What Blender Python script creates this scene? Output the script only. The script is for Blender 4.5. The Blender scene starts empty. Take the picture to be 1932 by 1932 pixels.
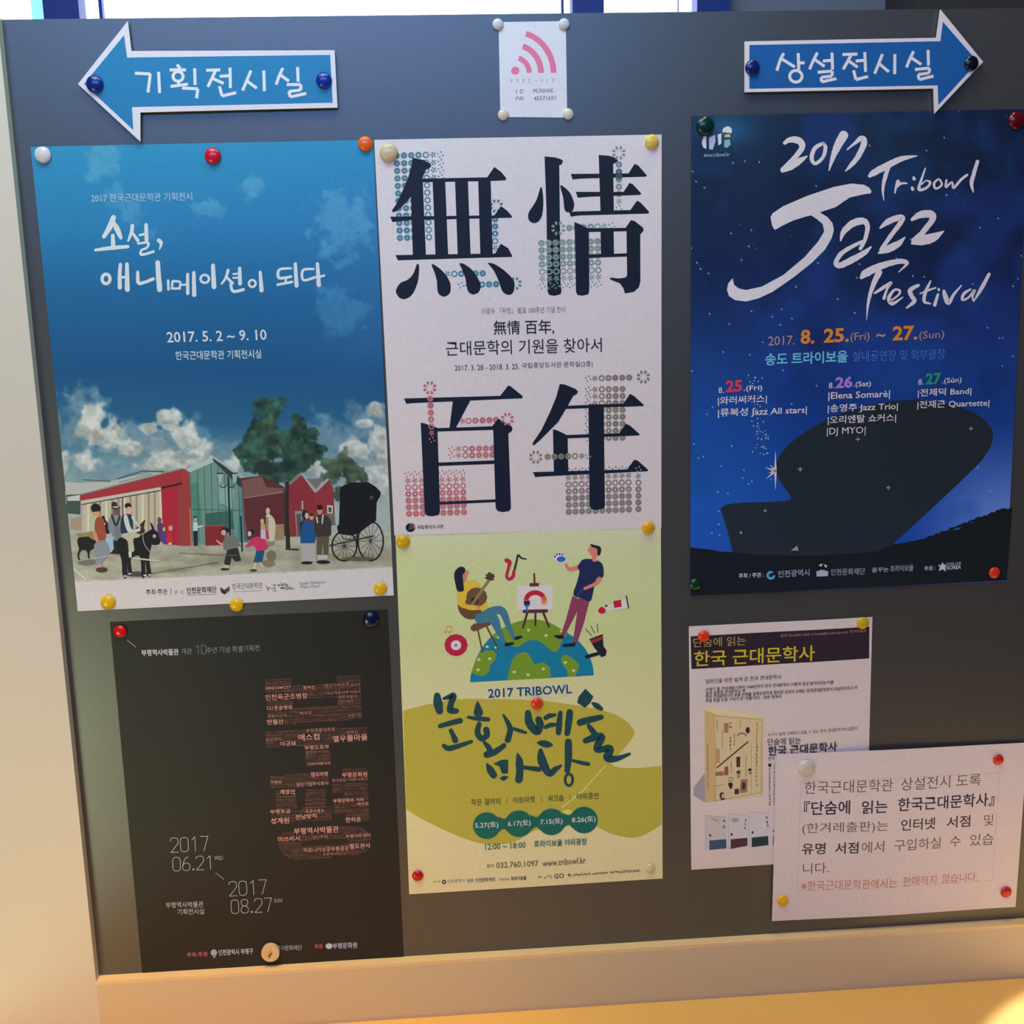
import bpy, bmesh, math, random
import numpy as np
from mathutils import Vector, Euler, Matrix, geometry

random.seed(7)
SC = bpy.context.scene
COL = SC.collection

# ------------------------------------------------------------------ camera
BZ = 1.5                                   # height of the survey origin above the floor
FPX = 2140.5
CAM_R = Euler([math.radians(a) for a in (79.5360905, 1.52218854, -3.85245525)])
CAM_C = Vector((-0.03983676, -1.21622725, 0.00183699 + BZ))
cam = bpy.data.cameras.new('camera')
cam.sensor_width = 36; cam.lens = FPX * 36 / 1932; cam.clip_start = .02
camo = bpy.data.objects.new('camera', cam); COL.objects.link(camo)
camo.location = CAM_C; camo.rotation_euler = CAM_R
SC.camera = camo
_M = CAM_R.to_matrix()

# ------------------------------------------------------------------ colour management, world, lights
vs = SC.view_settings
vs.view_transform = 'Standard'; vs.look = 'None'; vs.exposure = 0.0; vs.gamma = 1; vs.use_curve_mapping = False
w = bpy.data.worlds.new('world'); SC.world = w; w.use_nodes = True
w.node_tree.nodes['Background'].inputs[0].default_value = (.75, .85, 1, 1)
w.node_tree.nodes['Background'].inputs[1].default_value = .04


def light(name, kind, loc, target, power, color, size=.5, size_y=None, **kw):
    l = bpy.data.lights.new(name, kind)
    l.energy = power; l.color = color
    if kind == 'AREA':
        l.size = size
        if size_y: l.shape = 'RECTANGLE'; l.size_y = size_y
    elif kind in ('SPOT', 'POINT'):
        l.shadow_soft_size = size
    for k, v in kw.items(): setattr(l, k, v)
    o = bpy.data.objects.new(name, l); COL.objects.link(o)
    o.location = loc
    o.rotation_euler = (Vector(target) - Vector(loc)).to_track_quat('-Z', 'Y').to_euler()
    return o


light('blue_veil_fill', 'AREA', (-.36, -2.05, 2.38), (-.15, 0, 1.75), 24, (.13, .38, .92), 1.7, .40)  # unseen lamp added to imitate the blue lens veil over the board top
light('top_strip_fill', 'AREA', (-.2, -.35, 2.35), (-.2, 0, 1.7), 6, (.40, .95, 1.0), 1.0, .2)  # unseen strip added above the board to brighten and cool its top
light('ceiling_lamp', 'AREA', (-.4, -1.3, 3.0), (-.2, 0, 1), 17, (1, .22, .02), .5)
light('low_bounce_fill', 'AREA', (-1.3, -1.6, .35), (-.5, 0, .8), 10, (.90, .95, .57), .6)  # unseen area lamp added low on the left for floor bounce
light('warm_downlight', 'SPOT', (-.5, -.85, 2.9), (-.5, -.55, .7), 60, (2.35, 1.18, .03), .05,
      spot_size=math.radians(42), spot_blend=.8)
light('warm_spotlight', 'SPOT', (-.75, -1.0, 2.75), (-.55, -.10, .55), 20, (1, .95, .05), .06,
      spot_size=math.radians(58), spot_blend=.95)
light('counter_spotlight', 'SPOT', (.45, -.19, 3.1), (.45, -.21, .6), 36, (1, .72, .05), .04,
      spot_size=math.radians(34), spot_blend=.6)
light('corner_spotlight', 'SPOT', (.75, -.30, 2.6), (.75, -.30, .6), 230, (1, .97, 1.1), .008,
      spot_size=math.radians(17.3), spot_blend=.12)


# ------------------------------------------------------------------ helpers
def P(px, py, y=0.0):
    """point of the plane Y=y seen at a pixel of the 1932 x 1932 photograph"""
    d = _M @ Vector(((px - 966) / FPX, -(py - 966) / FPX, -1))
    t = (y - CAM_C.y) / d.y
    p = CAM_C + d * t
    return p.x, p.z


_Mi = np.array(_M.transposed())


def PV(px, py, y=0.0):
    px = np.asarray(px, float); py = np.asarray(py, float)
    d = np.stack([(px - 966) / FPX, -(py - 966) / FPX, -np.ones_like(px)], -1) @ np.array(_M).T
    t = (y - CAM_C.y) / d[..., 1]
    return CAM_C.x + d[..., 0] * t, CAM_C.z + d[..., 2] * t


def proj(X, Z, y=0.0):
    q = np.stack([X - CAM_C.x, np.full_like(X, y - CAM_C.y), Z - CAM_C.z], -1) @ _Mi.T
    return 966 + FPX * q[..., 0] / -q[..., 2], 966 - FPX * q[..., 1] / -q[..., 2]


def lin(c):
    c = np.asarray(c, float) / 255
    return np.where(c <= .04045, c / 12.92, ((c + .055) / 1.055) ** 2.4)


_mats = {}


def mat(name, rgb, rough=.5, spec=.5, metal=0, bump=0, bscale=80, mottle=0, emit=None, estr=0, coat=0):
    if name in _mats: return _mats[name]
    m = bpy.data.materials.new(name); m.use_nodes = True
    nt = m.node_tree; b = nt.nodes['Principled BSDF']
    c = tuple(lin(rgb)) + (1,)
    b.inputs['Base Color'].default_value = c
    b.inputs['Roughness'].default_value = rough
    b.inputs['Specular IOR Level'].default_value = spec
    b.inputs['Metallic'].default_value = metal
    b.inputs['Coat Weight'].default_value = coat
    tc = nt.nodes.new('ShaderNodeTexCoord')
    if mottle:
        n = nt.nodes.new('ShaderNodeTexNoise'); n.inputs['Scale'].default_value = bscale * .12
        n.inputs['Detail'].default_value = 5
        nt.links.new(tc.outputs['Object'], n.inputs['Vector'])
        r = nt.nodes.new('ShaderNodeMapRange')
        r.inputs[3].default_value = 1 - mottle; r.inputs[4].default_value = 1 + mottle
        nt.links.new(n.outputs[0], r.inputs[0])
        mx = nt.nodes.new('ShaderNodeVectorMath'); mx.operation = 'SCALE'
        mx.inputs[0].default_value = c[:3]
        nt.links.new(r.outputs[0], mx.inputs['Scale'])
        nt.links.new(mx.outputs[0], b.inputs['Base Color'])
    if bump:
        n = nt.nodes.new('ShaderNodeTexNoise'); n.inputs['Scale'].default_value = bscale
        n.inputs['Detail'].default_value = 4
        nt.links.new(tc.outputs['Object'], n.inputs['Vector'])
        bp = nt.nodes.new('ShaderNodeBump'); bp.inputs['Strength'].default_value = bump
        bp.inputs['Distance'].default_value = .002
        nt.links.new(n.outputs[0], bp.inputs['Height']); nt.links.new(bp.outputs[0], b.inputs['Normal'])
    if emit:
        b.inputs['Emission Color'].default_value = tuple(lin(emit)) + (1,)
        b.inputs['Emission Strength'].default_value = estr
    _mats[name] = m
    return m


def ink_mat(name, rough, spec):
    """print: its colours come from the sheet's own colour attribute, with a fine paper grain"""
    if name in _mats: return _mats[name]
    m = bpy.data.materials.new(name); m.use_nodes = True
    nt = m.node_tree; b = nt.nodes['Principled BSDF']
    a = nt.nodes.new('ShaderNodeAttribute'); a.attribute_name = 'Col'
    tc = nt.nodes.new('ShaderNodeTexCoord')
    n = nt.nodes.new('ShaderNodeTexNoise'); n.inputs['Scale'].default_value = 420; n.inputs['Detail'].default_value = 3
    nt.links.new(tc.outputs['Object'], n.inputs['Vector'])
    r = nt.nodes.new('ShaderNodeMapRange'); r.inputs[3].default_value = .9; r.inputs[4].default_value = 1.1
    nt.links.new(n.outputs[0], r.inputs[0])
    mx = nt.nodes.new('ShaderNodeVectorMath'); mx.operation = 'SCALE'
    nt.links.new(a.outputs['Color'], mx.inputs[0]); nt.links.new(r.outputs[0], mx.inputs['Scale'])
    nt.links.new(mx.outputs[0], b.inputs['Base Color'])
    b.inputs['Roughness'].default_value = rough
    b.inputs['Specular IOR Level'].default_value = spec
    _mats[name] = m
    return m


def empty(name, loc):
    o = bpy.data.objects.new(name, None); COL.objects.link(o); o.location = loc
    o.empty_display_size = .05
    return o


def tag(o, label=None, cat=None, group=None, kind=None):
    if label: o['label'] = label
    if cat: o['category'] = cat
    if group: o['group'] = group
    if kind: o['kind'] = kind
    return o


def mesh_obj(name, verts, faces, m, parent=None, smooth=False):
    me = bpy.data.meshes.new(name)
    me.from_pydata(verts, [], faces); me.update()
    if smooth:
        for p in me.polygons: p.use_smooth = True
    me.materials.append(m)
    o = bpy.data.objects.new(name, me); COL.objects.link(o)
    if parent is not None: o.parent = parent
    return o


def box(name, x0, x1, y0, y1, z0, z1, m, parent=None, bev=0.0):
    bm = bmesh.new()
    bmesh.ops.create_cube(bm, size=1)
    off = parent.location if parent is not None else Vector((0, 0, 0))
    for v in bm.verts:
        v.co = Vector(((x0 + x1) / 2 + v.co.x * (x1 - x0), (y0 + y1) / 2 + v.co.y * (y1 - y0), (z0 + z1) / 2 + v.co.z * (z1 - z0))) - off
    if bev:
        bmesh.ops.bevel(bm, geom=bm.edges[:], offset=bev, segments=2, affect='EDGES')
    me = bpy.data.meshes.new(name); bm.to_mesh(me); bm.free()
    me.materials.append(m)
    o = bpy.data.objects.new(name, me); COL.objects.link(o)
    if parent is not None: o.parent = parent
    return o


# -------- 2D shapes, all in pixels of the photograph, laid onto the sheet they are printed on
class Crop:
    def __init__(s, ox, oy, k): s.ox, s.oy, s.k = ox, oy, k

    def __call__(s, pts): return [(s.ox + p[0] / s.k, s.oy + p[1] / s.k) for p in pts]

    def w(s, pts): return [(s.ox + p[0] / s.k, s.oy + p[1] / s.k, p[2] / s.k) for p in pts]


def poly(pts, color, holes=()):
    loops = [[Vector((x, y, 0)) for x, y in pts]] + [[Vector((x, y, 0)) for x, y in h] for h in holes]
    tris = geometry.tessellate_polygon(loops)
    v = [(p.x, p.y) for l in loops for p in l]
    return (np.array(v, float), [tuple(t) for t in tris], color)


def smooth_pts(pts, n=5, closed=False):
    pts = np.array(pts, float); N = len(pts)
    if N < 3 and not closed:
        return [tuple(p) for p in pts]
    out = []
    rng = range(N if closed else N - 1)
    for i in rng:
        if closed:
            p0, p1, p2, p3 = pts[i - 1], pts[i], pts[(i + 1) % N], pts[(i + 2) % N]
        else:
            p0, p1, p2, p3 = pts[max(i - 1, 0)], pts[i], pts[i + 1], pts[min(i + 2, N - 1)]
        for k in range(n):
            t = k / n
            out.append(.5 * ((2 * p1) + (-p0 + p2) * t + (2 * p0 - 5 * p1 + 4 * p2 - p3) * t * t + (-p0 + 3 * p1 - 3 * p2 + p3) * t ** 3))
    if not closed: out.append(pts[-1])
    return [tuple(p) for p in out]


def spoly(pts, color, n=4):
    return poly(smooth_pts(pts, n, True), color)


def ribbon(pts, color, curve=True, cap=True, rag=0.0):
    """brush stroke of varying width: (x, y, width) points"""
    p = smooth_pts(pts, 6) if curve and len(pts) > 2 else [tuple(map(float, q)) for q in pts]
    p = [q for i, q in enumerate(p) if i == 0 or math.hypot(q[0] - p[i - 1][0], q[1] - p[i - 1][1]) > 1e-3]
    L, R = [], []
    n = len(p)
    for i in range(n):
        a, b = p[max(i - 1, 0)], p[min(i + 1, n - 1)]
        dx, dy = b[0] - a[0], b[1] - a[1]
        d = math.hypot(dx, dy) or 1
        nx, ny = -dy / d, dx / d
        h = max(p[i][2], .3) / 2
        r1 = 1 + random.uniform(-rag, rag); r2 = 1 + random.uniform(-rag, rag)
        L.append((p[i][0] + nx * h * r1, p[i][1] + ny * h * r1)); R.append((p[i][0] - nx * h * r2, p[i][1] - ny * h * r2))
    v = []; f = []
    for a, b in zip(L, R): v += [a, b]
    for i in range(n - 1): f.append((2 * i, 2 * i + 1, 2 * i + 3, 2 * i + 2))
    if cap:
        for idx, s in ((0, -1), (n - 1, 1)):
            a, b = p[max(idx - 1, 0)], p[min(idx + 1, n - 1)]
            ang = math.atan2(b[1] - a[1], b[0] - a[0])
            h = max(p[idx][2], .3) / 2
            c = len(v); v.append(p[idx][:2])
            for k in range(7):
                t = ang + s * (0) + (-math.pi / 2 + math.pi * k / 6) + (math.pi if s < 0 else 0)
                v.append((p[idx][0] + math.cos(t) * h, p[idx][1] + math.sin(t) * h))
            for k in range(6): f.append((c, c + 1 + k, c + 2 + k))
    return (np.array(v, float), f, color)


def line(x0, y0, x1, y1, wd, color): return ribbon([(x0, y0, wd), (x1, y1, wd)], color, False, False)


def disc(cx, cy, rx, ry, color, n=20):
    v = [(cx, cy)] + [(cx + rx * math.cos(2 * math.pi * k / n), cy + ry * math.sin(2 * math.pi * k / n)) for k in range(n)]
    return (np.array(v), [(0, 1 + k, 1 + (k + 1) % n) for k in range(n)], color)


def ring(cx, cy, rx, ry, wd, color, n=20, a0=0, a1=360):
    v = []; f = []
    m = n + 1
    for k in range(m):
        t = math.radians(a0 + (a1 - a0) * k / n)
        for s in (-.5, .5): v.append((cx + (rx + s * wd) * math.cos(t), cy + (ry + s * wd) * math.sin(t)))
    for k in range(n): f.append((2 * k, 2 * k + 1, 2 * k + 3, 2 * k + 2))
    return (np.array(v), f, color)


_glyph = {}


def glyphs(s, bold=0.0, res=2):
    key = (s, bold, res)
    if key not in _glyph:
        c = bpy.data.curves.new('t', 'FONT'); c.body = s; c.size = 1; c.resolution_u = res; c.offset = bold; c.fill_mode = 'FRONT'
        o = bpy.data.objects.new('t', c); m = o.to_mesh()
        v = np.array([(a.co.x, a.co.y) for a in m.vertices]); f = [tuple(p.vertices) for p in m.polygons]
        o.to_mesh_clear(); bpy.data.objects.remove(o); bpy.data.curves.remove(c)
        _glyph[key] = (v, f)
    return _glyph[key]


def text(s, x0, y0, x1, y1, h, color, bold=0.0, res=2, slant=0.0):
    """the string's outline box: bottom left and bottom right corner and height, in pixels"""
    v, f = glyphs(s, bold, res)
    mn = v.min(0); mx = v.max(0)
    u = (v - mn) / (mx - mn)
    X0, Z0 = P(x0, y0); X1, Z1 = P(x1, y1); _, Z2 = P(x0, y0 - h)
    H = Z2 - Z0
    X = X0 + (X1 - X0) * u[:, 0] + u[:, 1] * H * slant; Z = Z0 + (Z1 - Z0) * u[:, 0] + H * u[:, 1]
    px, py = proj(X, Z)
    return (np.stack([px, py], -1), f, color)


def ctext(k, s, x0, y0, x1, y1, h, color, bold=0.0, res=2, slant=0.0):
    return text(s, k.ox + x0 / k.k, k.oy + y0 / k.k, k.ox + x1 / k.k, k.oy + y1 / k.k, h / k.k, color, bold, res, slant)


def scribble(k, x0, y0, x1, y1, h, color, wd=3, pitch=.55):
    """unreadable small print: short irregular marks"""
    out = []; n = max(2, int(math.hypot(x1 - x0, y1 - y0) / (h * pitch)))
    for i in range(n):
        t = (i + .5) / n; cx = x0 + (x1 - x0) * t; cy = y0 + (y1 - y0) * t - h / 2
        for _ in range(3):
            a = random.choice((0, 0, 1.57, 1.2)) + random.uniform(-.2, .2)
            l = h * random.uniform(.2, .42); ox, oy = random.uniform(-.2, .2) * h, random.uniform(-.35, .35) * h
            q = k([(cx + ox - l * math.cos(a), cy + oy - l * math.sin(a)), (cx + ox + l * math.cos(a), cy + oy + l * math.sin(a))])
            out.append(line(*q[0], *q[1], wd / k.k, color))
    return out


def vscribble(k, x0, y0, x1, y1, wd_h, color, wd=3):
    out = []; n = max(2, int(math.hypot(x1 - x0, y1 - y0) / (wd_h * 1.1)))
    for i in range(n):
        t = (i + .5) / n
        cx = x0 + (x1 - x0) * t; cy = y0 + (y1 - y0) * t
        for _ in range(3):
            a = random.choice((0, 1.57, .8)) + random.uniform(-.2, .2); l = wd_h * random.uniform(.2, .4)
            ox, oy = random.uniform(-.2, .2) * wd_h, random.uniform(-.3, .3) * wd_h
            q = k([(cx + ox - l * math.cos(a), cy + oy - l * math.sin(a)), (cx + ox + l * math.cos(a), cy + oy + l * math.sin(a))])
            out.append(line(*q[0], *q[1], wd / k.k, color))
    return out


STEP = .00002
MICRO = .0000012


class Sheet:
    K = 24

    def __init__(s, name, label, cat, corners, y0, white, amp=.0006, waves=(1.3, .4), paper=(235, 235, 235), nx=1, nz=1,
                 paint=None, group=None, ink=('ink_satin', .48, .35), thick=.0003, outline=None):
        s.y0 = y0; s.thick = thick; s.amp = amp; s.waves = waves; s.white = white; s.ink = ink
        cs = [P(*c) for c in corners]
        s.x0 = min(c[0] for c in cs) - .002; s.x1 = max(c[0] for c in cs) + .002
        s.bx = (cs[2][0] + cs[3][0]) / 2; s.bz = (cs[2][1] + cs[3][1]) / 2
        s.root = empty(name, (s.bx, y0, s.bz)); tag(s.root, label, cat, group)
        s.level = 0; s.z = 0.0
        # sheet grid: columns follow the fold lines
        nx *= s.K
        TL, TR, BR, BL = [np.array(c) for c in cs]
        U = np.linspace(0, 1, nx + 1); V = np.linspace(0, 1, nz + 1)
        UU, VV = np.meshgrid(U, V)
        G = (TL[None, None] * ((1 - UU) * (1 - VV))[..., None] + TR * (UU * (1 - VV))[..., None] + BR * (UU * VV)[..., None] + BL * ((1 - UU) * VV)[..., None])
        X = G[..., 0].ravel(); Z = G[..., 1].ravel()
        if outline is not None:
            s._solid(name, outline, paper); return
        s.sheet(X, Z, nx, nz, paper, paint, UU.ravel(), VV.ravel())

    def knots(s):
        return np.linspace(s.x0, s.x1, s.K + 1)

    def disp(s, X):
        k = s.knots(); u = (k - s.x0) / (s.x1 - s.x0)
        d = sum(math.cos(0) * .5 * (1 - np.cos(2 * math.pi * w * u + i * 1.7)) for i, w in enumerate(s.waves)) / len(s.waves)
        return -np.interp(X, k, d * s.amp)

    def color(s, c, py):
        """ink reflectance that gives the colour seen on the sheet under the white of its own paper"""
        c = np.asarray(c, float); py = np.atleast_1d(np.asarray(py, float))
        (ya, wa), (yb, wb) = s.white
        t = np.clip((py - ya) / (yb - ya), 0, 1)[:, None]
        W = lin(wa) * (1 - t) + lin(wb) * t
        return np.clip(lin(c) / W * .80, .006, .88)

    def _finish(s, me, cols, name, bis=True):
        n = len(me.vertices)
        ca = me.color_attributes.new('Col', 'FLOAT_COLOR', 'POINT')
        ca.data.foreach_set('color', np.concatenate([cols, np.ones((n, 1))], 1).astype(np.float32).ravel())
        me.materials.append(ink_mat(*s.ink))
        o = bpy.data.objects.new(name, me); COL.objects.link(o); o.parent = s.root
        return o

    def sheet(s, X, Z, nx, nz, paper, paint, U, V):
        n = len(X)
        Y = s.disp(X) - s.thick
        co = np.stack([X - s.bx, Y, Z - s.bz], -1)
        back = co.copy(); back[:, 1] += s.thick
        idx = lambda i, j: j * (nx + 1) + i
        faces = [(idx(i, j), idx(i, j + 1), idx(i + 1, j + 1), idx(i + 1, j)) for j in range(nz) for i in range(nx)]
        ring_ = [idx(i, 0) for i in range(nx)] + [idx(nx, j) for j in range(nz)] + [idx(i, nz) for i in range(nx, 0, -1)] + [idx(0, j) for j in range(nz, 0, -1)]
        m = len(ring_)
        allv = np.concatenate([co, back[ring_]])
        for k in range(m):
            a, b = ring_[k], ring_[(k + 1) % m]
            faces.append((a, b, n + (k + 1) % m, n + k))
        me = bpy.data.meshes.new('sheet'); me.from_pydata(allv.tolist(), [], faces); me.update()
        px, py = proj(X, Z)
        cols = np.empty((n + m, 3))
        if paint is not None:
            cols[:n] = s.color(paint(px, py), py)
        else:
            cols[:n] = lin(paper)
        cols[n:] = cols[ring_]
        s._finish(me, cols, 'sheet')

    def _solid(s, name, outline, paper):
        pts = outline
        v2, f, _ = poly(pts, None)
        X, Z = PV(v2[:, 0], v2[:, 1])
        n = len(X)
        V = [(x - s.bx, -s.thick, z - s.bz) for x, z in zip(X, Z)] + [(x - s.bx, 0, z - s.bz) for x, z in zip(X, Z)]
        F = [tuple(t) for t in f] + [(k, (k + 1) % n, n + (k + 1) % n, n + k) for k in range(n)]
        bm = bmesh.new(); bv = [bm.verts.new(v) for v in V]
        for t in F:
            try: bm.faces.new([bv[i] for i in t])
            except ValueError: pass
        bmesh.ops.recalc_face_normals(bm, faces=bm.faces[:])
        me = bpy.data.meshes.new('sheet'); bm.to_mesh(me); bm.free()
        s._finish(me, np.tile(lin(paper), (2 * n, 1)), 'sheet')

    def art(s, name, items, label=None, up=1, same=False, kind=None):
        """print of one element, each call a hair above the last; every line of writing is a part of its own"""
        if name == 'lettering' and len(items) > 1:
            if not same: s.level += up
            loose = []
            for it in items:
                if isinstance(it, list) or len(it[0]) < 40: loose.append(it)
                else: s.art('lettering_line', [it], label, same=True)
            if loose: s.art('small_print', loose, None, same=True)
            return
        flat = []
        spread = name not in ('printed_flowers', 'small_words', 'printed_stars', 'small_print')
        for it in items:
            if isinstance(it, list): flat += it
            else: flat.append(it)
        if not same: s.level += up
        V = []; C = []; F = []; base = 0; OFF = []
        for v, f, c in flat:
            if spread: s.z += MICRO
            OFF.append(np.full(len(v), s.z)); V.append(v); C.append(s.color(np.tile(np.asarray(c, float), (len(v), 1)), v[:, 1]))
            F += [tuple(i + base for i in t) for t in f]
            base += len(v)
        V = np.concatenate(V); C = np.concatenate(C); OFF = np.concatenate(OFF); s.z += MICRO
        X, Z = PV(V[:, 0], V[:, 1])
        lx = X - s.bx; lz = Z - s.bz
        me = bpy.data.meshes.new(name)
        me.from_pydata(np.stack([lx, -OFF, lz], -1).tolist(), [], F); me.update()
        o = s._finish(me, C, name)
        bm = bmesh.new(); bm.from_mesh(me)
        # every face turned to the viewer (-Y)
        for fc in bm.faces:
            fc.normal_update()
            if fc.normal.y > 0: fc.normal_flip()
        if s.amp:
            for kx in s.knots() - s.bx:
                if lx.min() < kx < lx.max():
                    bmesh.ops.bisect_plane(bm, geom=bm.verts[:] + bm.edges[:] + bm.faces[:], plane_co=(kx, 0, 0), plane_no=(1, 0, 0), dist=1e-7)
        d = s.disp(np.array([v.co.x + s.bx for v in bm.verts])) - s.thick - s.level * STEP if s.amp else None  # fold of the sheet plus the print's own layer
        for i, v in enumerate(bm.verts):
            v.co.y += d[i] if d is not None else -s.thick - s.level * STEP
        bm.to_mesh(me); bm.free()
        if label: o['label'] = label
        if kind or name in ('printed_flowers', 'printed_stars', 'small_words', 'small_print'): o['kind'] = 'stuff'
        return o


# ------------------------------------------------------------------ the setting: partition, sill, window, floor, counter
M_wall = mat('wall_paint', (222, 220, 205), .55, .4, bump=.05, bscale=500)
M_wall_warm = mat('wall_paint_warm_lit', (220, 207, 172), .55, .4, bump=.05, bscale=500)  # same wall below the sill, its warmer dimmer light put into the colour
M_sill = mat('sill_warm_lit', (242, 216, 165), .5, .4, bump=.12, bscale=260, mottle=.06)
M_board = mat('grey_board', (90, 93, 92), .36, 1.0, metal=.45, bump=.06, bscale=900, mottle=.05)
M_floor = mat('floor_tile', (150, 135, 115), .5, .4, mottle=.1, bscale=40)
M_mull = mat('window_frame_hazed', (22, 62, 150), .5, .4)  # black frame, the blue lens haze over it put into the colour
M_glass = mat('bright_pane', (240, 245, 255), .3, .3, emit=(248, 252, 255), estr=3.2)
M_cyan = mat('tinted_pane', (120, 230, 215), .3, .3, emit=(150, 250, 226), estr=1.0)

FY = -.012                                        # front face of the partition
ztop = P(966, 25)[1]
xL = P(100, 1060, FY)[0]; xR = 1.02
zs_b = P(900, 1796)[1]; zs_f = P(900, 1808, FY)[1]
zc = P(1200, 1891, FY)[1]
tag(box('wall_left', -1.9, xL, FY, .10, 0, ztop, M_wall), kind='structure')
tag(box('wall_right', xR, 2.2, FY, .10, 0, ztop, M_wall), kind='structure')
tag(box('wall_front', xL, xR, FY, .10, 0, zs_f - .004, M_wall_warm), kind='structure')
# sill: the upward face of the recess, warm light put into its yellow, its back a little higher
sill = bpy.data.meshes.new('sill')
sv = [(xL, FY, zs_f - .004), (xR, FY, zs_f - .004), (xR, FY, zs_f), (xL, FY, zs_f), (xR, 0, zs_b), (xL, 0, zs_b), (xR, 0, zs_b - .02), (xL, 0, zs_b - .02)]
so = mesh_obj('trim_1', sv, [(0, 1, 2, 3), (3, 2, 4, 5), (0, 3, 5, 7), (1, 6, 4, 2), (0, 7, 6, 1), (5, 4, 6, 7)], M_sill)
tag(so, kind='structure')
# the grey board in its recess
bd = box('notice_board', xL, xR, 0, .006, zs_b - .01, ztop - .0005, M_board)
tag(bd, 'large grey metal notice board set into the cream partition, all posters on it', 'notice board')
tag(box('trim_2', xL, xR, .006, .10, zs_b, ztop, M_wall), kind='structure')

fl = box('floor', -3, 4, -4, 2.2, -.05, 0, M_floor); tag(fl, kind='structure')

# bright window behind the partition
WY = 1.05


def wx(px): return P(px, 15, WY)[0]


win = empty('window_1', (wx(600), WY, .9)); tag(win, kind='structure')
ztw = 3.0
for a, b, d0, d1 in ((97, 163, -.05, .05), (191.5, 198, -.02, .02), (1057, 1061.5, -.02, .02), (1074, 1132, -.05, .05), (1304, 1365, -.05, .05), (1277, 1278.4, -.01, .01), (-420, -370, -.05, .05)):
    box('frame_post', wx(a), wx(b), WY + d0, WY + d1, .95, ztw, M_mull, win)
box('frame_rail', wx(-420), wx(1365), WY - .05, WY + .05, .85, .95, M_mull, win)
box('frame_rail', wx(-420), wx(1365), WY - .05, WY + .05, ztw, ztw + .08, M_mull, win)
for a, b, mm in ((-370, 60, M_glass), (60, 97, M_cyan), (163, 191.5, M_glass), (198, 1057, M_glass), (1061.5, 1074, M_glass), (1132, 1277, M_glass), (1278.4, 1304, M_glass)):
    box('pane', wx(a), wx(b), WY - .004, WY + .004, .95, ztw, mm, win)
M_back = mat('back_wall_paint', (120, 140, 160), .6, .3)
M_dark = mat('dark_cladding', (70, 72, 72), .6, .3)
tag(box('wall_back', wx(1365), 3.2, WY, WY + .1, 0, 3.08, M_back), kind='structure')
tag(box('wall_back_lower', wx(-420), wx(1365), WY - .03, WY + .1, 0, .85, M_back), kind='structure')
tag(box('trim_3', wx(1670), 3.0, WY - .14, WY, 0, 3.08, M_dark), kind='structure')

# counter below the board
M_count = mat('counter_laminate', (242, 196, 112), .35, .5, bump=.03, bscale=300, mottle=.04)  # cream top, the warm lamp light on it put into the yellow
ct = empty('counter', (.5, -.28, 0)); tag(ct, 'cream counter, warm light put into its colour, running along the wall under the grey board', 'counter')
box('counter_top', -.62, 1.6, -.46, FY - .0006, zc - .03, zc, M_count, ct, .002)
box('cabinet_body', -.58, 1.56, -.42, FY - .0006, .08, zc - .03, M_wall, ct)
box('plinth', -.56, 1.54, -.38, FY - .0006, 0, .08, M_dark, ct)
for k in range(4):
    x = -.575 + k * .535
    d = box('cabinet_door', x, x + .525, -.436, -.42, .1, zc - .045, M_wall, ct, .002)
    h = box('door_handle', x + .24, x + .29, -.452, -.436, zc - .10, zc - .09, mat('handle_steel', (170, 170, 170), .3, .5, 1), ct, .001)
    h.parent = d;



# ------------------------------------------------------------------ numpy noise for painted pictures
_rng = np.random.RandomState(3)
_lat = _rng.rand(256, 256)


def noise(x, y, sc, oct=4):
    out = 0; amp = 1; tot = 0
    for o in range(oct):
        u = x / sc * 2 ** o + 17.3 * o; v = y / sc * 2 ** o + 9.1 * o
        iu = np.floor(u).astype(int); iv = np.floor(v).astype(int); fu = u - iu; fv = v - iv
        fu = fu * fu * (3 - 2 * fu); fv = fv * fv * (3 - 2 * fv)
        g = lambda a, b: _lat[a % 256, b % 256]
        out = out + amp * ((g(iu, iv) * (1 - fu) + g(iu + 1, iv) * fu) * (1 - fv) + (g(iu, iv + 1) * (1 - fu) + g(iu + 1, iv + 1) * fu) * fv)
        tot += amp; amp *= .5
    return out / tot


def ss(a, b, x):
    t = np.clip((x - a) / (b - a), 0, 1); return t * t * (3 - 2 * t)


def ramp(y, stops):
    ys = [s[0] for s in stops]
    return np.stack([np.interp(y, ys, [s[1][i] for s in stops]) for i in range(3)], -1)


def over(img, col, a):
    return img * (1 - a[:, None]) + np.asarray(col, float) * a[:, None]


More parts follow.
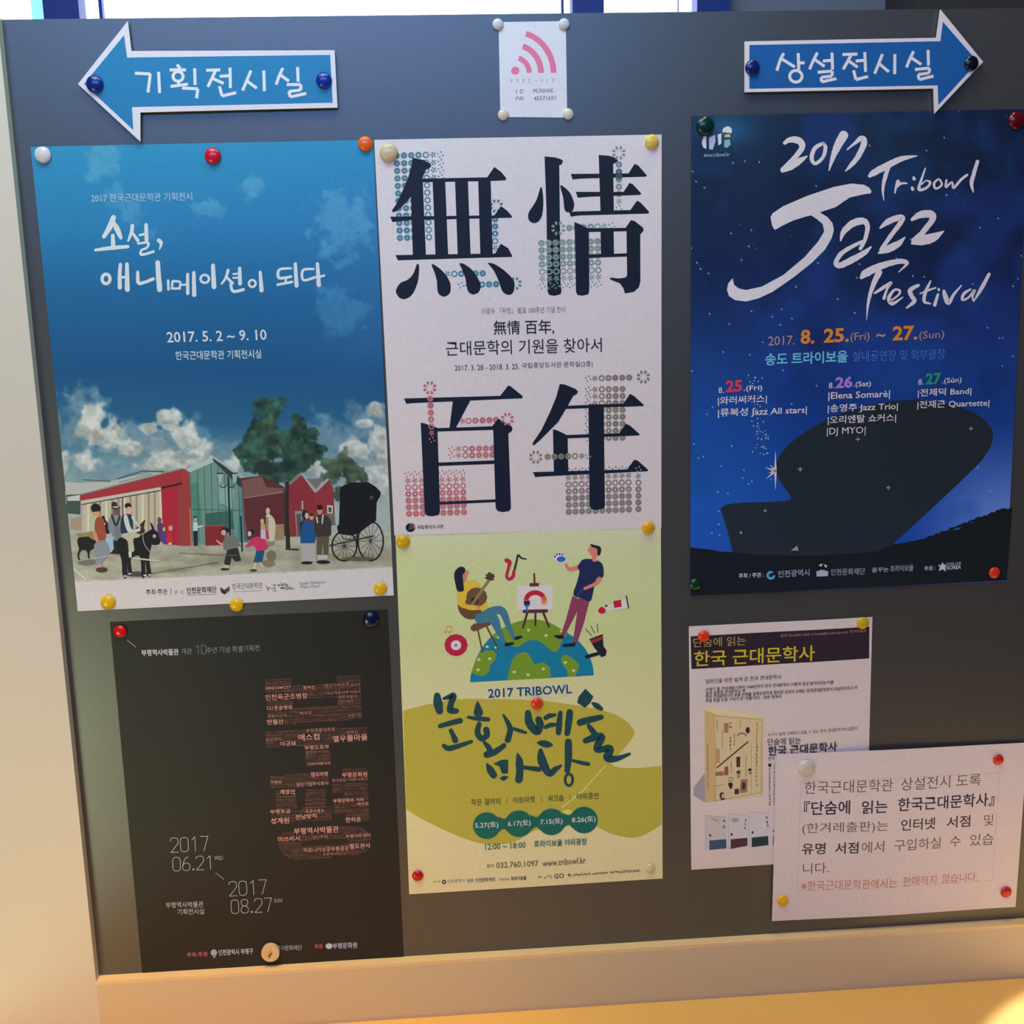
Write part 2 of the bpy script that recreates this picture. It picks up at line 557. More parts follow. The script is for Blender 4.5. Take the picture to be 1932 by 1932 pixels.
# ================================================================== poster A: exhibition of novels turned into animation
def paint_town(x, y):
    img = ramp(y, [(270, (40, 132, 188)), (420, (36, 116, 174)), (560, (24, 92, 144)), (700, (20, 76, 122)), (800, (34, 88, 122)), (880, (112, 140, 142)), (960, (160, 165, 150))])
    side = ss(480, 720, x) * ss(300, 420, y) * (1 - ss(640, 760, y))
    img = over(img, (70, 115, 165), side * .45 * noise(x, y, 120))
    n1 = noise(x, y, 34, 6); n2 = noise(x + 300, y + 100, 15, 5); n3 = noise(x + 50, y * 1.2, 11, 4); n4 = noise(x + 500, y + 40, 26, 4)

    def puff(cx, cy, rx, ry, col, a, soft=.25, rough=.9, tex=.3):
        d = np.sqrt(((x - cx) / rx) ** 2 + ((y - cy) / ry) ** 2) + (n1 - .5) * rough + (n2 - .5) * .8 * rough
        tone = (1 + tex * (n3 - .5) + tex * .8 * (n4 - .5) - tex * .22 * np.clip((y - cy) / ry, -1, 1))[:, None]
        m = (a * (1 - ss(1 - soft, 1, d)))[:, None]
        return img * (1 - m) + np.clip(np.asarray(col, float) * tone, 0, 255) * m
    # faint high clouds
    for c in ((195, 305, 40, 45, .32), (250, 405, 30, 40, .25), (478, 358, 36, 30, .34), (395, 392, 34, 22, .3), (640, 430, 75, 70, .3), (280, 440, 26, 20, .2), (215, 370, 26, 40, .2), (640, 590, 60, 50, .2)):
        img = puff(c[0], c[1], c[2], c[3], (100, 160, 200), c[4] * 1.4, .5, 1.3)
    # grey blue banks
    for c in ((150, 790, 60, 60), (250, 830, 110, 50), (330, 830, 80, 50), (620, 840, 90, 60), (700, 800, 60, 60), (420, 860, 70, 40), (180, 880, 80, 40)):
        img = puff(*c, (112, 138, 148), .75, .6, 1.1)
    for c in ((172, 798, 26, 30), (205, 825, 34, 26), (240, 845, 28, 20), (222, 812, 16, 20), (165, 872, 34, 20), (120, 880, 30, 26), (283, 806, 20, 13), (320, 798, 26, 24), (345, 825, 26, 30), (372, 850, 30, 24), (330, 868, 44, 22), (300, 880, 40, 18),
              (708, 768, 22, 18), (690, 800, 16, 9), (676, 850, 36, 26), (712, 842, 26, 40), (594, 884, 26, 18), (700, 900, 50, 30), (440, 880, 26, 22), (730, 880, 26, 60)):
        img = puff(c[0], c[1], c[2] * 1.12, c[3] * 1.12, (182, 180, 168), .88, .42, 1.25, .5)
    for c in ((300, 835, 32, 18), (200, 850, 24, 9), (350, 860, 26, 8), (690, 872, 30, 10)):
        img = puff(*c, (128, 142, 146), .7, .5, 1.2)
    # ground
    gy = 1014 - (x - 147) * .012 + (noise(x, y, 60) - .5) * 6
    ground = ss(gy - 14, gy, y)
    gcol = ramp(y, [(980, (176, 168, 148)), (1050, (158, 148, 120)), (1090, (170, 160, 132))]) * (.86 + .28 * noise(x * .4, y, 9))[:, None]
    img = img * (1 - ground[:, None]) + gcol * ground[:, None]
    for c in ((420, 1058, 120, 14), (640, 1050, 120, 10), (320, 1075, 60, 8)):
        img = puff(*c, (120, 108, 76), .45, .7, .8)
    # crowns of the trees
    for c in ((514, 775, 26, 28), (505, 830, 44, 40), (555, 840, 40, 34), (480, 855, 30, 26), (565, 870, 32, 26), (525, 895, 36, 26), (560, 805, 16, 24), (470, 880, 22, 16), (580, 850, 20, 20), (500, 915, 30, 12)):
        img = puff(c[0], c[1], c[2] * 1.1, c[3] * 1.1, (38, 64, 52), .97, .16, 1.5, 1.1)
    for c in ((510, 800, 22, 26), (520, 845, 26, 22), (490, 868, 20, 16), (556, 862, 20, 14)):
        img = puff(*c, (62, 80, 54), .55, .7, 2.0, .9)
    for c in ((500, 880, 26, 14), (540, 880, 22, 16), (512, 855, 14, 12)):
        img = puff(*c, (20, 40, 38), .8, .5, 1.5)
    for c in ((640, 885, 22, 24), (655, 880, 22, 26), (628, 905, 20, 20), (640, 925, 18, 20), (670, 895, 20, 20)):
        img = puff(*c, (62, 76, 56), .9, .3, 2.2, .9)
    # the bare foot of the sheet
    fy = 1097 - (x - 143) * (27 / 600) + (noise(x, y, 8) - .5) * 3
    img = over(img, (206, 188, 172), ss(fy - 1.5, fy + 1.5, y))
    return img


A = Sheet('animation_poster', 'blue-sky exhibition poster with painted street, donkeys and rickshaw, upper left', 'poster',
          [(58, 277), (704, 264), (743, 1123), (147, 1153)], 0, ((280, (196, 196, 216)), (1120, (206, 186, 168))), paint=paint_town, nx=11, nz=350, amp=.0007)
L5 = Crop(90, 700, 4.025); L6 = Crop(420, 700, 4.025); A1 = Crop(40, 240, 2.76)
G = (196, 205, 222)
A.art('printed_hills', [poly(L5([(135, 915), (135, 840), (260, 850), (480, 835), (640, 800), (880, 760), (880, 860), (248, 960), (250, 1010), (140, 1010)]), (176, 172, 158)),
                        poly(L5([(140, 940), (250, 935), (250, 1090), (150, 1080)]), (60, 76, 66)), poly(L5([(170, 1120), (262, 1100), (262, 1215), (175, 1200)]), (158, 136, 112)),
                        poly(L5([(150, 955), (245, 940), (245, 985), (150, 985)]), (190, 186, 170)),
                        line(*L5([(270, 825)])[0], *L5([(480, 838)])[0], 2.4, (84, 96, 96)), line(*L5([(200, 840)])[0], *L5([(270, 825)])[0], 1.6, (120, 130, 128)),
                        line(*L5([(525, 820)])[0], *L5([(725, 758)])[0], 2.6, (66, 84, 88)), line(*L5([(725, 758)])[0], *L5([(885, 765)])[0], 2.6, (66, 84, 88)),
                        line(*L5([(540, 845)])[0], *L5([(800, 780)])[0], 1.8, (110, 124, 122))])
BW = []
BW += [poly(L5([(262, 1010), (862, 888), (880, 1320), (262, 1225)]), (186, 170, 138))]
for i, xx in enumerate(range(300, 860, 46)):
    BW.append(poly(L5([(xx, 1004 - (xx - 262) * .2), (xx + 16, 1001 - (xx - 262) * .2), (xx + 18, 1230 + (xx - 262) * .12), (xx + 2, 1228 + (xx - 262) * .12)]), (150, 134, 108) if i % 3 else (206, 194, 164)))
BW += [line(*L5([(570, 955)])[0], *L5([(575, 1260)])[0], 2.6, (90, 78, 66)), line(*L5([(262, 1000)])[0], *L5([(262, 1210)])[0], 3, (170, 156, 130))]
BW += [poly(L5([(248, 940), (1030, 742), (1030, 856), (860, 885), (250, 1008)]), (158, 44, 50)),
       poly(L5([(250, 985), (860, 880), (862, 900), (255, 1012)]), (188, 178, 158)), line(*L5([(256, 1014)])[0], *L5([(862, 906)])[0], 1.8, (50, 42, 38)),
       poly(L5([(862, 890), (1000, 862), (1012, 1325), (880, 1312)]), (166, 30, 46)), poly(L5([(1000, 862), (1030, 850), (1080, 760), (1105, 1325), (1012, 1328)]), (150, 52, 50)),
       poly(L5([(1020, 745), (1078, 738), (1082, 800), (1026, 850)]), (158, 52, 52)), poly(L5([(1078, 1040), (1096, 1040), (1106, 1325), (1086, 1325)]), (178, 104, 78)),
       line(*L5([(862, 888)])[0], *L5([(1024, 852)])[0], 4, (52, 24, 26)), line(*L5([(996, 866)])[0], *L5([(1008, 1322)])[0], 2, (110, 70, 66)),
       line(*L5([(248, 938)])[0], *L5([(1030, 738)])[0], 2.2, (120, 128, 118))]
A.art('printed_warehouse', BW)
GR = [poly(L5([(1078, 762), (1245, 672), (1600, 880), (1600, 1300), (1400, 1300), (1105, 1322)]), (104, 134, 120))]
GR += [poly(L5([(1090, 860), (1140, 840), (1180, 1160), (1110, 1200)]), (74, 122, 100)), poly(L5([(1200, 1080), (1400, 1060), (1420, 1200), (1200, 1200)]), (50, 92, 80)), poly(L5([(1320, 920), (1360, 925), (1362, 1025), (1322, 1020)]), (66, 92, 118)),
       poly(L5([(1460, 900), (1560, 920), (1580, 1300), (1440, 1300)]), (76, 124, 122)), poly(L5([(1290, 840), (1420, 900), (1400, 1040), (1300, 1000)]), (128, 156, 142))]
for xx in range(1085, 1560, 52): GR.append(line(*L5([(xx, 760 - (xx - 1085) * .5 if xx < 1245 else 690 + (xx - 1245) * .6)])[0], *L5([(xx + 14, 1300)])[0], 1.1, (46, 78, 72)))
GR += [line(*L5([(1095, 1050)])[0], *L5([(1560, 1060)])[0], 1.2, (46, 78, 72)), poly(L5([(1048, 748), (1225, 662), (1228, 640), (1258, 640), (1262, 690), (1080, 768)]), (168, 178, 168)),
       poly(L5([(1250, 672), (1270, 660), (1480, 830), (1590, 905), (1590, 960), (1450, 870)]), (40, 58, 58)), line(*L5([(1262, 655)])[0], *L5([(1500, 818)])[0], 4, (158, 164, 156)),
       line(*L5([(1372, 800)])[0], *L5([(1388, 1280)])[0], 3.4, (24, 32, 34))]
for cx in (1310, 1420): GR += [poly(L5([(cx - 18, 775), (cx + 20, 778), (cx + 14, 845), (cx - 10, 845)]), (150, 164, 158)), ring(*L5([(cx + (25 if cx < 1360 else -25), 860)])[0], 6, 6, 1.8, (28, 34, 34), 10, 0, 180), line(*L5([(cx - 24, 776)])[0], *L5([(cx + 24, 776)])[0], 2.4, (24, 30, 30))]
A.art('printed_green_shed', GR)
RB = [poly(L6([(140, 812), (300, 795), (470, 880), (490, 1250), (190, 1282), (160, 1000)]), (88, 38, 40)), poly(L6([(150, 830), (300, 800), (330, 880), (460, 890), (460, 925), (160, 965)]), (118, 78, 70)),
      line(*L6([(160, 965)])[0], *L6([(460, 918)])[0], 1.6, (150, 112, 98)), poly(L6([(490, 880), (510, 840), (600, 790), (700, 915), (704, 1250), (505, 1258)]), (132, 42, 46)),
      poly(L6([(700, 912), (800, 822), (842, 890), (850, 1080), (702, 1100)]), (136, 46, 50)), poly(L6([(500, 850), (585, 770), (600, 790), (510, 868)]), (120, 112, 104)),
      poly(L6([(592, 775), (612, 775), (712, 905), (700, 925)]), (160, 152, 142)), poly(L6([(700, 900), (795, 815), (812, 822), (710, 925)]), (160, 152, 142)), poly(L6([(640, 820), (770, 815), (712, 900)]), (112, 104, 94)),
      poly(L6([(548, 1062), (606, 1062), (606, 1260), (565, 1262)]), (132, 128, 120)), poly(L6([(560, 1085), (596, 1085), (596, 1250), (570, 1250)]), (86, 74, 70)), poly(L6([(600, 985), (612, 985), (614, 1050), (602, 1050)]), (170, 150, 140)),
      poly(L6([(793, 1018), (838, 1022), (836, 1082), (796, 1080)]), (196, 182, 160)), poly(L6([(803, 1032), (828, 1034), (827, 1072), (805, 1072)]), (70, 72, 68)), poly(L6([(700, 1085), (850, 1080), (858, 1170), (704, 1180)]), (104, 96, 86)),
      poly(L6([(395, 1165), (465, 1160), (470, 1280), (400, 1285)]), (150, 118, 80)), line(*L6([(150, 830)])[0], *L6([(175, 1280)])[0], 3.2, (120, 62, 52))]
A.art('printed_red_houses', RB, same=True)
A.art('printed_red_box', [poly(L5([(1195, 1178), (1345, 1172), (1345, 1318), (1200, 1325)]), (126, 34, 38)), line(*L5([(1195, 1178)])[0], *L5([(1345, 1172)])[0], 2, (160, 60, 60))])
A.art('printed_post', [line(*L6([(140, 1100)])[0], *L6([(150, 1370)])[0], 3, (28, 38, 40))])
TR = [ribbon(L6.w([(490, 850, 30), (488, 1000, 30), (492, 1180, 30), (498, 1340, 34)]), (36, 38, 32)), line(*L6([(478, 1350)])[0], *L6([(580, 1355)])[0], 3, (44, 42, 34))]
A.art('printed_tree_trunk', TR)
# rickshaw
K_ = (14, 17, 22)
RK = [poly(L6([(884, 1160), (892, 885), (930, 862), (985, 845), (1105, 843), (1165, 880), (1200, 918), (1198, 950), (1182, 972), (1170, 1000), (1165, 1135), (1100, 1180), (1030, 1235), (975, 1248), (880, 1236), (868, 1180)]), K_),
      ring(*L6([(925, 1328)])[0], 23.5, 28, 2.8, K_), ring(*L6([(1124, 1290)])[0], 24, 37, 2.8, K_, 24), ring(*L6([(960, 1230)])[0], 16, 12, 1.6, (30, 32, 34), 14, 20, 160), line(*L6([(810, 1325)])[0], *L6([(1150, 1250)])[0], 2, K_),
      line(*L6([(1020, 1240)])[0], *L6([(1030, 1330)])[0], 2.5, K_)]
for cx, cy, rx, ry in ((925, 1328, 92, 110), (1124, 1290, 92, 146)):
    for k in range(14):
        t = k * math.pi / 7
        RK.append(line(*L6([(cx, cy)])[0], *L6([(cx + rx * math.cos(t), cy + ry * math.sin(t))])[0], .7, (50, 48, 44)))
RK.append(disc(*L6([(1130, 960)])[0], 3, 4, (60, 70, 80))); RK.append(disc(*L6([(1030, 1425)])[0], 30, 4, (86, 80, 60)))
A.art('printed_rickshaw', RK)


def person(k, parts):
    out = []
    for p in parts:
        if p[0] == 'p': out.append(spoly(k(p[2]), p[1], 3))
        elif p[0] == 'q': out.append(poly(k(p[2]), p[1]))
        elif p[0] == 'd': out.append(disc(*k([(p[2][0], p[2][1])])[0], p[2][2] / k.k, p[2][3] / k.k, p[1], 12))
        elif p[0] == 'r': out.append(ribbon(k.w(p[2]), p[1]))
    return out


SK = (196, 146, 112)
PP = []
PP += person(L6, [('d', (30, 28, 30), (628, 1090, 26, 36)), ('d', (206, 160, 134), (640, 1098, 15, 24)), ('q', (24, 74, 120), [(588, 1150), (640, 1130), (690, 1150), (712, 1250), (700, 1302), (592, 1305)]), ('q', (40, 44, 50), [(585, 1150), (620, 1125), (600, 1190), (592, 1250)]),
                  ('q', (166, 156, 144), [(598, 1310), (702, 1306), (712, 1445), (598, 1448)]), ('d', (26, 26, 28), (640, 1455, 46, 12)),
                  ('d', SK, (676, 1108, 16, 22)), ('d', (40, 34, 30), (676, 1092, 17, 10)),
                  ('q', (56, 48, 38), [(700, 1105), (740, 1080), (800, 1100), (826, 1140), (824, 1245), (800, 1258), (712, 1258), (695, 1200)]), ('q', (88, 74, 52), [(714, 1258), (808, 1252), (804, 1392), (768, 1392), (762, 1300), (752, 1392), (716, 1390)]),
                  ('d', (200, 120, 76), (738, 1060, 20, 30)), ('d', (26, 24, 24), (738, 1035, 24, 20)), ('r', (186, 180, 176), [(716, 1110, 12), (722, 1150, 10)]), ('r', (186, 180, 176), [(762, 1095, 12), (757, 1155, 10)]), ('d', (24, 24, 24), (765, 1450, 54, 14)), ('q', (180, 170, 150), [(720, 1395), (800, 1395), (800, 1430), (722, 1432)])])
A.art('printed_couple', PP)
PP = []
PP += person(L6, [('d', (30, 26, 26), (18, 1205, 26, 20)), ('d', (206, 150, 118), (8, 1225, 18, 20)), ('q', (112, 106, 94), [(0, 1300), (30, 1250), (70, 1260), (125, 1310), (150, 1330), (90, 1325), (95, 1350), (40, 1362), (10, 1350)]),
                  ('q', (34, 38, 38), [(35, 1362), (98, 1350), (130, 1440), (95, 1445), (60, 1400), (40, 1460), (12, 1455)]), ('q', (180, 160, 120), [(12, 1460), (38, 1462), (30, 1500), (0, 1500)]), ('d', (40, 36, 30), (25, 1502, 30, 10)),
                  ('d', (34, 28, 30), (222, 1222, 22, 20)), ('d', (214, 170, 140), (206, 1234, 14, 20)), ('p', (196, 44, 84), [(238, 1262), (290, 1260), (345, 1305), (335, 1350), (262, 1362), (240, 1325), (175, 1335), (200, 1300)]),
                  ('q', (24, 70, 112), [(258, 1362), (318, 1362), (302, 1450), (236, 1450)]), ('q', (206, 178, 134), [(245, 1452), (262, 1452), (248, 1510), (232, 1505)]), ('q', (206, 178, 134), [(275, 1452), (292, 1450), (330, 1480), (310, 1488)]), ('d', (60, 54, 34), (235, 1512, 28, 9)),
                  ('d', (120, 104, 74), (370, 1400, 36, 40)), ('d', (130, 112, 78), (350, 1460, 50, 26))])
A.art('printed_running_children', PP, same=True)
PP = person(L6, [('d', (200, 168, 130), (345, 1062, 16, 26)), ('p', (196, 178, 152), [(330, 1095), (365, 1090), (402, 1150), (392, 1280), (352, 1282), (345, 1180)]), ('q', (150, 120, 88), [(330, 1110), (350, 1110), (350, 1220), (328, 1210)]),
                  ('d', (190, 160, 130), (302, 1140, 14, 20)), ('q', (180, 150, 100), [(290, 1160), (322, 1155), (326, 1200), (290, 1205)]), ('q', (190, 170, 180), [(290, 1205), (325, 1200), (330, 1275), (290, 1270)]), ('q', (178, 54, 84), [(326, 1205), (350, 1215), (356, 1275), (330, 1275)]), ('q', (150, 116, 76), [(330, 1290), (392, 1300), (390, 1320), (340, 1325)])])
A.art('printed_women', PP, same=True)
PQ = []
# donkeys and riders on the left
PQ += person(L5, [('p', (20, 20, 22), [(225, 1290), (250, 1255), (310, 1250), (372, 1290), (372, 1340), (345, 1350), (318, 1380), (325, 1455), (312, 1455), (300, 1370), (262, 1360), (240, 1400), (256, 1452), (244, 1455), (226, 1395), (240, 1350)]), ('d', (110, 104, 92), (300, 1450, 72, 24)),
                  ('q', (150, 120, 78), [(215, 1235), (350, 1215), (355, 1285), (310, 1255), (235, 1262)]),
                  ('p', (22, 22, 24), [(400, 1120), (430, 1095), (440, 1130), (470, 1170), (470, 1230), (440, 1230), (410, 1190), (395, 1150)]), ('d', (190, 190, 180), (432, 1160, 10, 10)),
                  ('q', (150, 174, 182), [(440, 1260), (500, 1258), (500, 1375), (470, 1378), (440, 1330)]),
                  ('q', (22, 26, 36), [(500, 1280), (560, 1280), (560, 1390), (475, 1385), (505, 1350)]),
                  ('d', (116, 72, 72), (524, 1070, 28, 40)), ('d', (40, 36, 36), (508, 1012, 22, 20)), ('d', (40, 38, 36), (520, 1036, 36, 14)), ('d', (150, 146, 136), (520, 1032, 26, 8)), ('p', (128, 126, 122), [(472, 1110), (520, 1092), (560, 1120), (558, 1240), (510, 1250), (462, 1200)]), ('r', (40, 40, 44), [(490, 1095, 16), (520, 1170, 18), (550, 1100, 14)]), ('q', (112, 112, 116), [(505, 1180), (560, 1175), (560, 1280), (510, 1290)])])
PQ += person(L5, [('d', (24, 20, 22), (366, 1040, 38, 36)), ('d', (212, 140, 92), (370, 1082, 28, 30)), ('q', (24, 20, 22), [(335, 1035), (400, 1045), (402, 1062), (340, 1070)]), ('p', (176, 176, 140), [(332, 1115), (370, 1105), (385, 1200), (360, 1230), (335, 1190)]),
                  ('p', (152, 70, 48), [(365, 1125), (420, 1115), (440, 1200), (442, 1275), (380, 1290), (360, 1220)]), ('q', (206, 130, 96), [(348, 1215), (372, 1225), (390, 1290), (380, 1308), (352, 1270)]),
                  ('p', (132, 132, 130), [(358, 1310), (440, 1285), (476, 1375), (440, 1420), (405, 1478), (372, 1465), (362, 1390)]), ('d', (216, 140, 106), (398, 1488, 18, 22)), ('d', (66, 54, 44), (412, 1508, 46, 20))])
PQ += person(L5, [('d', (70, 66, 60), (690, 1540, 112, 20)), ('p', (14, 14, 18), [(530, 1290), (560, 1262), (640, 1260), (720, 1240), (770, 1212), (800, 1200), (842, 1225), (862, 1262), (850, 1310), (820, 1325), (795, 1320), (782, 1352), (772, 1420), (788, 1545), (758, 1545), (742, 1430), (742, 1555), (716, 1555), (704, 1410), (650, 1410), (632, 1440), (642, 1540), (614, 1540), (604, 1430), (604, 1560), (572, 1556), (562, 1430), (534, 1350)]),
                  ('q', (14, 14, 18), [(795, 1205), (778, 1145), (800, 1165), (812, 1205)]), ('p', (60, 34, 30), [(650, 1215), (690, 1180), (742, 1126), (732, 1180), (740, 1220), (690, 1240)]), ('d', (206, 206, 196), (812, 1252, 13, 13)), ('d', (14, 14, 18), (812, 1252, 6, 6)), ('d', (170, 160, 150), (815, 1320, 24, 12)), ('d', (22, 20, 22), (815, 1312, 22, 10)),
                  ('r', (170, 160, 146), [(724, 1240, 5), (735, 1310, 5), (775, 1370, 5)]), ('d', (190, 180, 170), (590, 1556, 16, 7)), ('d', (190, 180, 170), (742, 1550, 14, 7)), ('d', (190, 180, 170), (778, 1546, 14, 6)), ('d', (190, 180, 170), (626, 1538, 14, 6)),
                  ('d', (26, 22, 22), (612, 1022, 26, 22)), ('d', (204, 160, 128), (620, 1058, 24, 30)), ('p', (34, 48, 62), [(562, 1110), (600, 1085), (640, 1100), (650, 1200), (630, 1230), (560, 1232)]), ('p', (196, 190, 176), [(580, 1100), (606, 1095), (640, 1200), (700, 1190), (700, 1215), (620, 1225), (590, 1170)]), ('r', (190, 186, 174), [(648, 1110, 22), (680, 1160, 18), (705, 1185, 12)]),
                  ('p', (182, 170, 138), [(565, 1238), (640, 1222), (705, 1240), (690, 1262), (652, 1275), (660, 1360), (636, 1372), (618, 1370), (608, 1290), (570, 1262)]), ('q', (200, 196, 190), [(615, 1372), (640, 1372), (638, 1415), (620, 1415)])])
PQ += person(L5, [('d', (110, 66, 58), (850, 1130, 16, 22)), ('p', (88, 44, 96), [(835, 1160), (865, 1150), (885, 1200), (895, 1305), (860, 1290), (838, 1220)]), ('d', (190, 170, 130), (885, 1200, 10, 16)), ('q', (70, 58, 130), [(872, 1225), (898, 1225), (900, 1310), (872, 1300)]),
                  ('d', (190, 150, 130), (935, 1192, 16, 22)), ('q', (190, 34, 48), [(908, 1230), (948, 1215), (955, 1305), (905, 1300)]), ('d', (190, 170, 160), (932, 1310, 14, 12)),
                  ('d', (30, 28, 28), (1122, 1112, 14, 12)), ('d', (190, 150, 130), (1124, 1126, 12, 16)), ('q', (186, 188, 182), [(1108, 1145), (1138, 1145), (1145, 1175), (1185, 1168), (1180, 1180), (1140, 1192), (1138, 1212), (1106, 1212)]), ('q', (20, 26, 34), [(1106, 1212), (1140, 1212), (1140, 1325), (1112, 1325)]),
                  ('d', (30, 26, 26), (1360, 1208, 26, 18)), ('d', (206, 150, 118), (1340, 1225, 16, 22)), ('r', (206, 150, 118), [(1285, 1285, 10), (1320, 1312, 14), (1350, 1310, 16)]), ('p', (112, 106, 94), [(1335, 1300), (1385, 1245), (1449, 1275), (1440, 1330), (1380, 1362), (1345, 1330)]), ('q', (34, 38, 38), [(1368, 1355), (1445, 1340), (1470, 1440), (1440, 1440), (1400, 1400), (1385, 1470), (1345, 1470)]), ('q', (186, 168, 122), [(1350, 1470), (1382, 1472), (1370, 1500), (1345, 1500)]), ('d', (44, 40, 28), (1345, 1503, 32, 9))])
PQ += [line(*L5([(230, 1440)])[0], *L5([(480, 1400)])[0], 1, (200, 190, 170)), line(*L5([(200, 1500)])[0], *L5([(300, 1590)])[0], 4, (196, 186, 168)), line(*L5([(650, 1420)])[0], *L5([(850, 1440)])[0], 3, (190, 180, 160)), line(*L5([(800, 1535)])[0], *L5([(1300, 1450)])[0], 1.4, (104, 92, 66)), line(*L5([(1000, 1380)])[0], *L5([(1440, 1400)])[0], 1.2, (110, 98, 70))]
A.art('printed_donkeys_and_riders', PQ)
A.level = 1; A.z = 0.0                      # nothing is printed beneath the title
T = []
T += [ribbon(A1.w(p), G, rag=.06) for p in (
    [(482, 470, 26), (462, 520, 30), (432, 570, 20)], [(480, 492, 16), (500, 530, 28), (520, 576, 18)], [(478, 565, 20), (480, 628, 24)], [(388, 640, 14), (460, 630, 20), (556, 622, 18)],
    [(580, 514, 20), (575, 550, 18), (558, 592, 10)], [(578, 546, 12), (608, 590, 18)], [(618, 562, 12), (650, 556, 14)], [(652, 508, 18), (654, 588, 20)], [(610, 606, 12), (662, 602, 12), (655, 628, 12), (628, 640, 12), (628, 664, 14), (690, 648, 14)],
    [(718, 590, 22), (730, 605, 18), (722, 636, 6)], [(518, 715, 18), (514, 770, 20), (515, 835, 22)], [(552, 712, 18), (554, 845, 26)], [(520, 782, 14), (550, 780, 14)],
    [(608, 755, 16), (612, 810, 20), (648, 806, 16), (688, 790, 18)], [(712, 705, 24), (716, 770, 26), (722, 845, 28)], [(766, 798, 12), (768, 845, 14)], [(788, 805, 12), (786, 840, 12)], [(790, 802, 12), (828, 806, 12), (826, 838, 12)], [(786, 840, 12), (828, 840, 12)],
    [(836, 822, 10), (866, 818, 10)], [(868, 766, 16), (868, 865, 18)], [(900, 758, 18), (902, 872, 24)], [(1000, 720, 20), (1005, 832, 24)],
    [(1078, 745, 16), (1066, 785, 14), (1045, 815, 10)], [(1066, 775, 10), (1100, 812, 18)], [(1105, 765, 10), (1136, 762, 10)], [(1105, 785, 10), (1136, 783, 10)], [(1138, 735, 18), (1140, 815, 20)], [(1092, 820, 14), (1106, 855, 16), (1158, 845, 16)],
    [(1245, 755, 16), (1252, 850, 22)], [(1405, 735, 12), (1345, 742, 14), (1344, 785, 16), (1405, 778, 14)], [(1378, 785, 12), (1378, 812, 12)], [(1336, 820, 14), (1410, 806, 14)], [(1428, 712, 18), (1434, 825, 22)],
    [(1522, 738, 12), (1468, 745, 14), (1470, 796, 14), (1530, 782, 14)], [(1543, 712, 18), (1550, 822, 22)], [(1552, 780, 14), (1578, 772, 12)])]
T += [ring(*A1([(443, 790)])[0], 7.5, 9, 6.2, G), ring(*A1([(957, 790)])[0], 8, 7.5, 4.6, G), ring(*A1([(1204, 814)])[0], 6.4, 6.6, 4.4, G)]
A.art('printed_title', T)
A.art('lettering', [ctext(A1, '2017 한국근대문학관 기획전시', 367, 392, 893, 382, 44, (150, 175, 205), .008), ctext(A1, '2017. 5. 2 ~ 9. 10', 762, 1122, 1280, 1108, 56, (196, 206, 222), .012),
                    ctext(A1, '한국근대문학관 기획전시실', 806, 1212, 1252, 1203, 46, (188, 200, 216), .006),
                    ctext(L5, '주최·주관', 750, 1702, 912, 1695, 44, (60, 52, 50), .01), line(*L5([(938, 1650)])[0], *L5([(938, 1693)])[0], 1, (60, 52, 50)), ctext(L5, 'IF  C', 965, 1693, 1040, 1690, 28, (120, 112, 108)),
                    ctext(L5, '인천문화재단', 1058, 1690, 1285, 1680, 48, (44, 40, 42), .02), line(*L5([(1063, 1700)])[0], *L5([(1283, 1692)])[0], .7, (90, 80, 76)),
                    ctext(L6, '한국근대문학관', 75, 1657, 305, 1647, 44, (80, 70, 66)), line(*L6([(78, 1674)])[0], *L6([(306, 1666)])[0], .6, (120, 100, 96)),
                    ctext(L6, 'Studio Meditation', 587, 1624, 782, 1610, 24, (110, 98, 92)), ctext(L6, 'With a Pencil', 590, 1652, 736, 1642, 24, (110, 98, 92)),
                    poly(L5([(1310, 1640), (1345, 1660), (1345, 1696), (1316, 1678)]), (52, 50, 54)), poly(L5([(1345, 1660), (1380, 1632), (1384, 1666), (1345, 1696)]), (70, 66, 66)), poly(L5([(1328, 1664), (1356, 1664), (1350, 1692), (1330, 1688)]), (176, 40, 44))]
      + scribble(L6, 420, 1640, 495, 1634, 30, (60, 52, 50), 4) + scribble(L6, 440, 1665, 538, 1658, 26, (60, 52, 50), 4) + scribble(L6, 330, 1680, 412, 1668, 60, (56, 50, 48), 4, .5))

# ================================================================== poster B: 無情 百年
BK = (15, 22, 36)
B = Sheet('centenary_poster', 'white poster with four huge black characters and rows of small flowers, top centre', 'poster',
          [(706, 264), (1248, 254), (1247.5, 995), (744, 1010)], -.0002, ((260, (200, 196, 214)), (1000, (200, 172, 154))), paper=(236, 232, 230), amp=.0009, waves=(1.6, .7))
B1 = Crop(700, 250, 5.683); B2 = Crop(970, 250, 5.683); B3 = Crop(740, 560, 3.788); B4 = Crop(730, 690, 6.036); B5 = Crop(980, 690, 6.036)


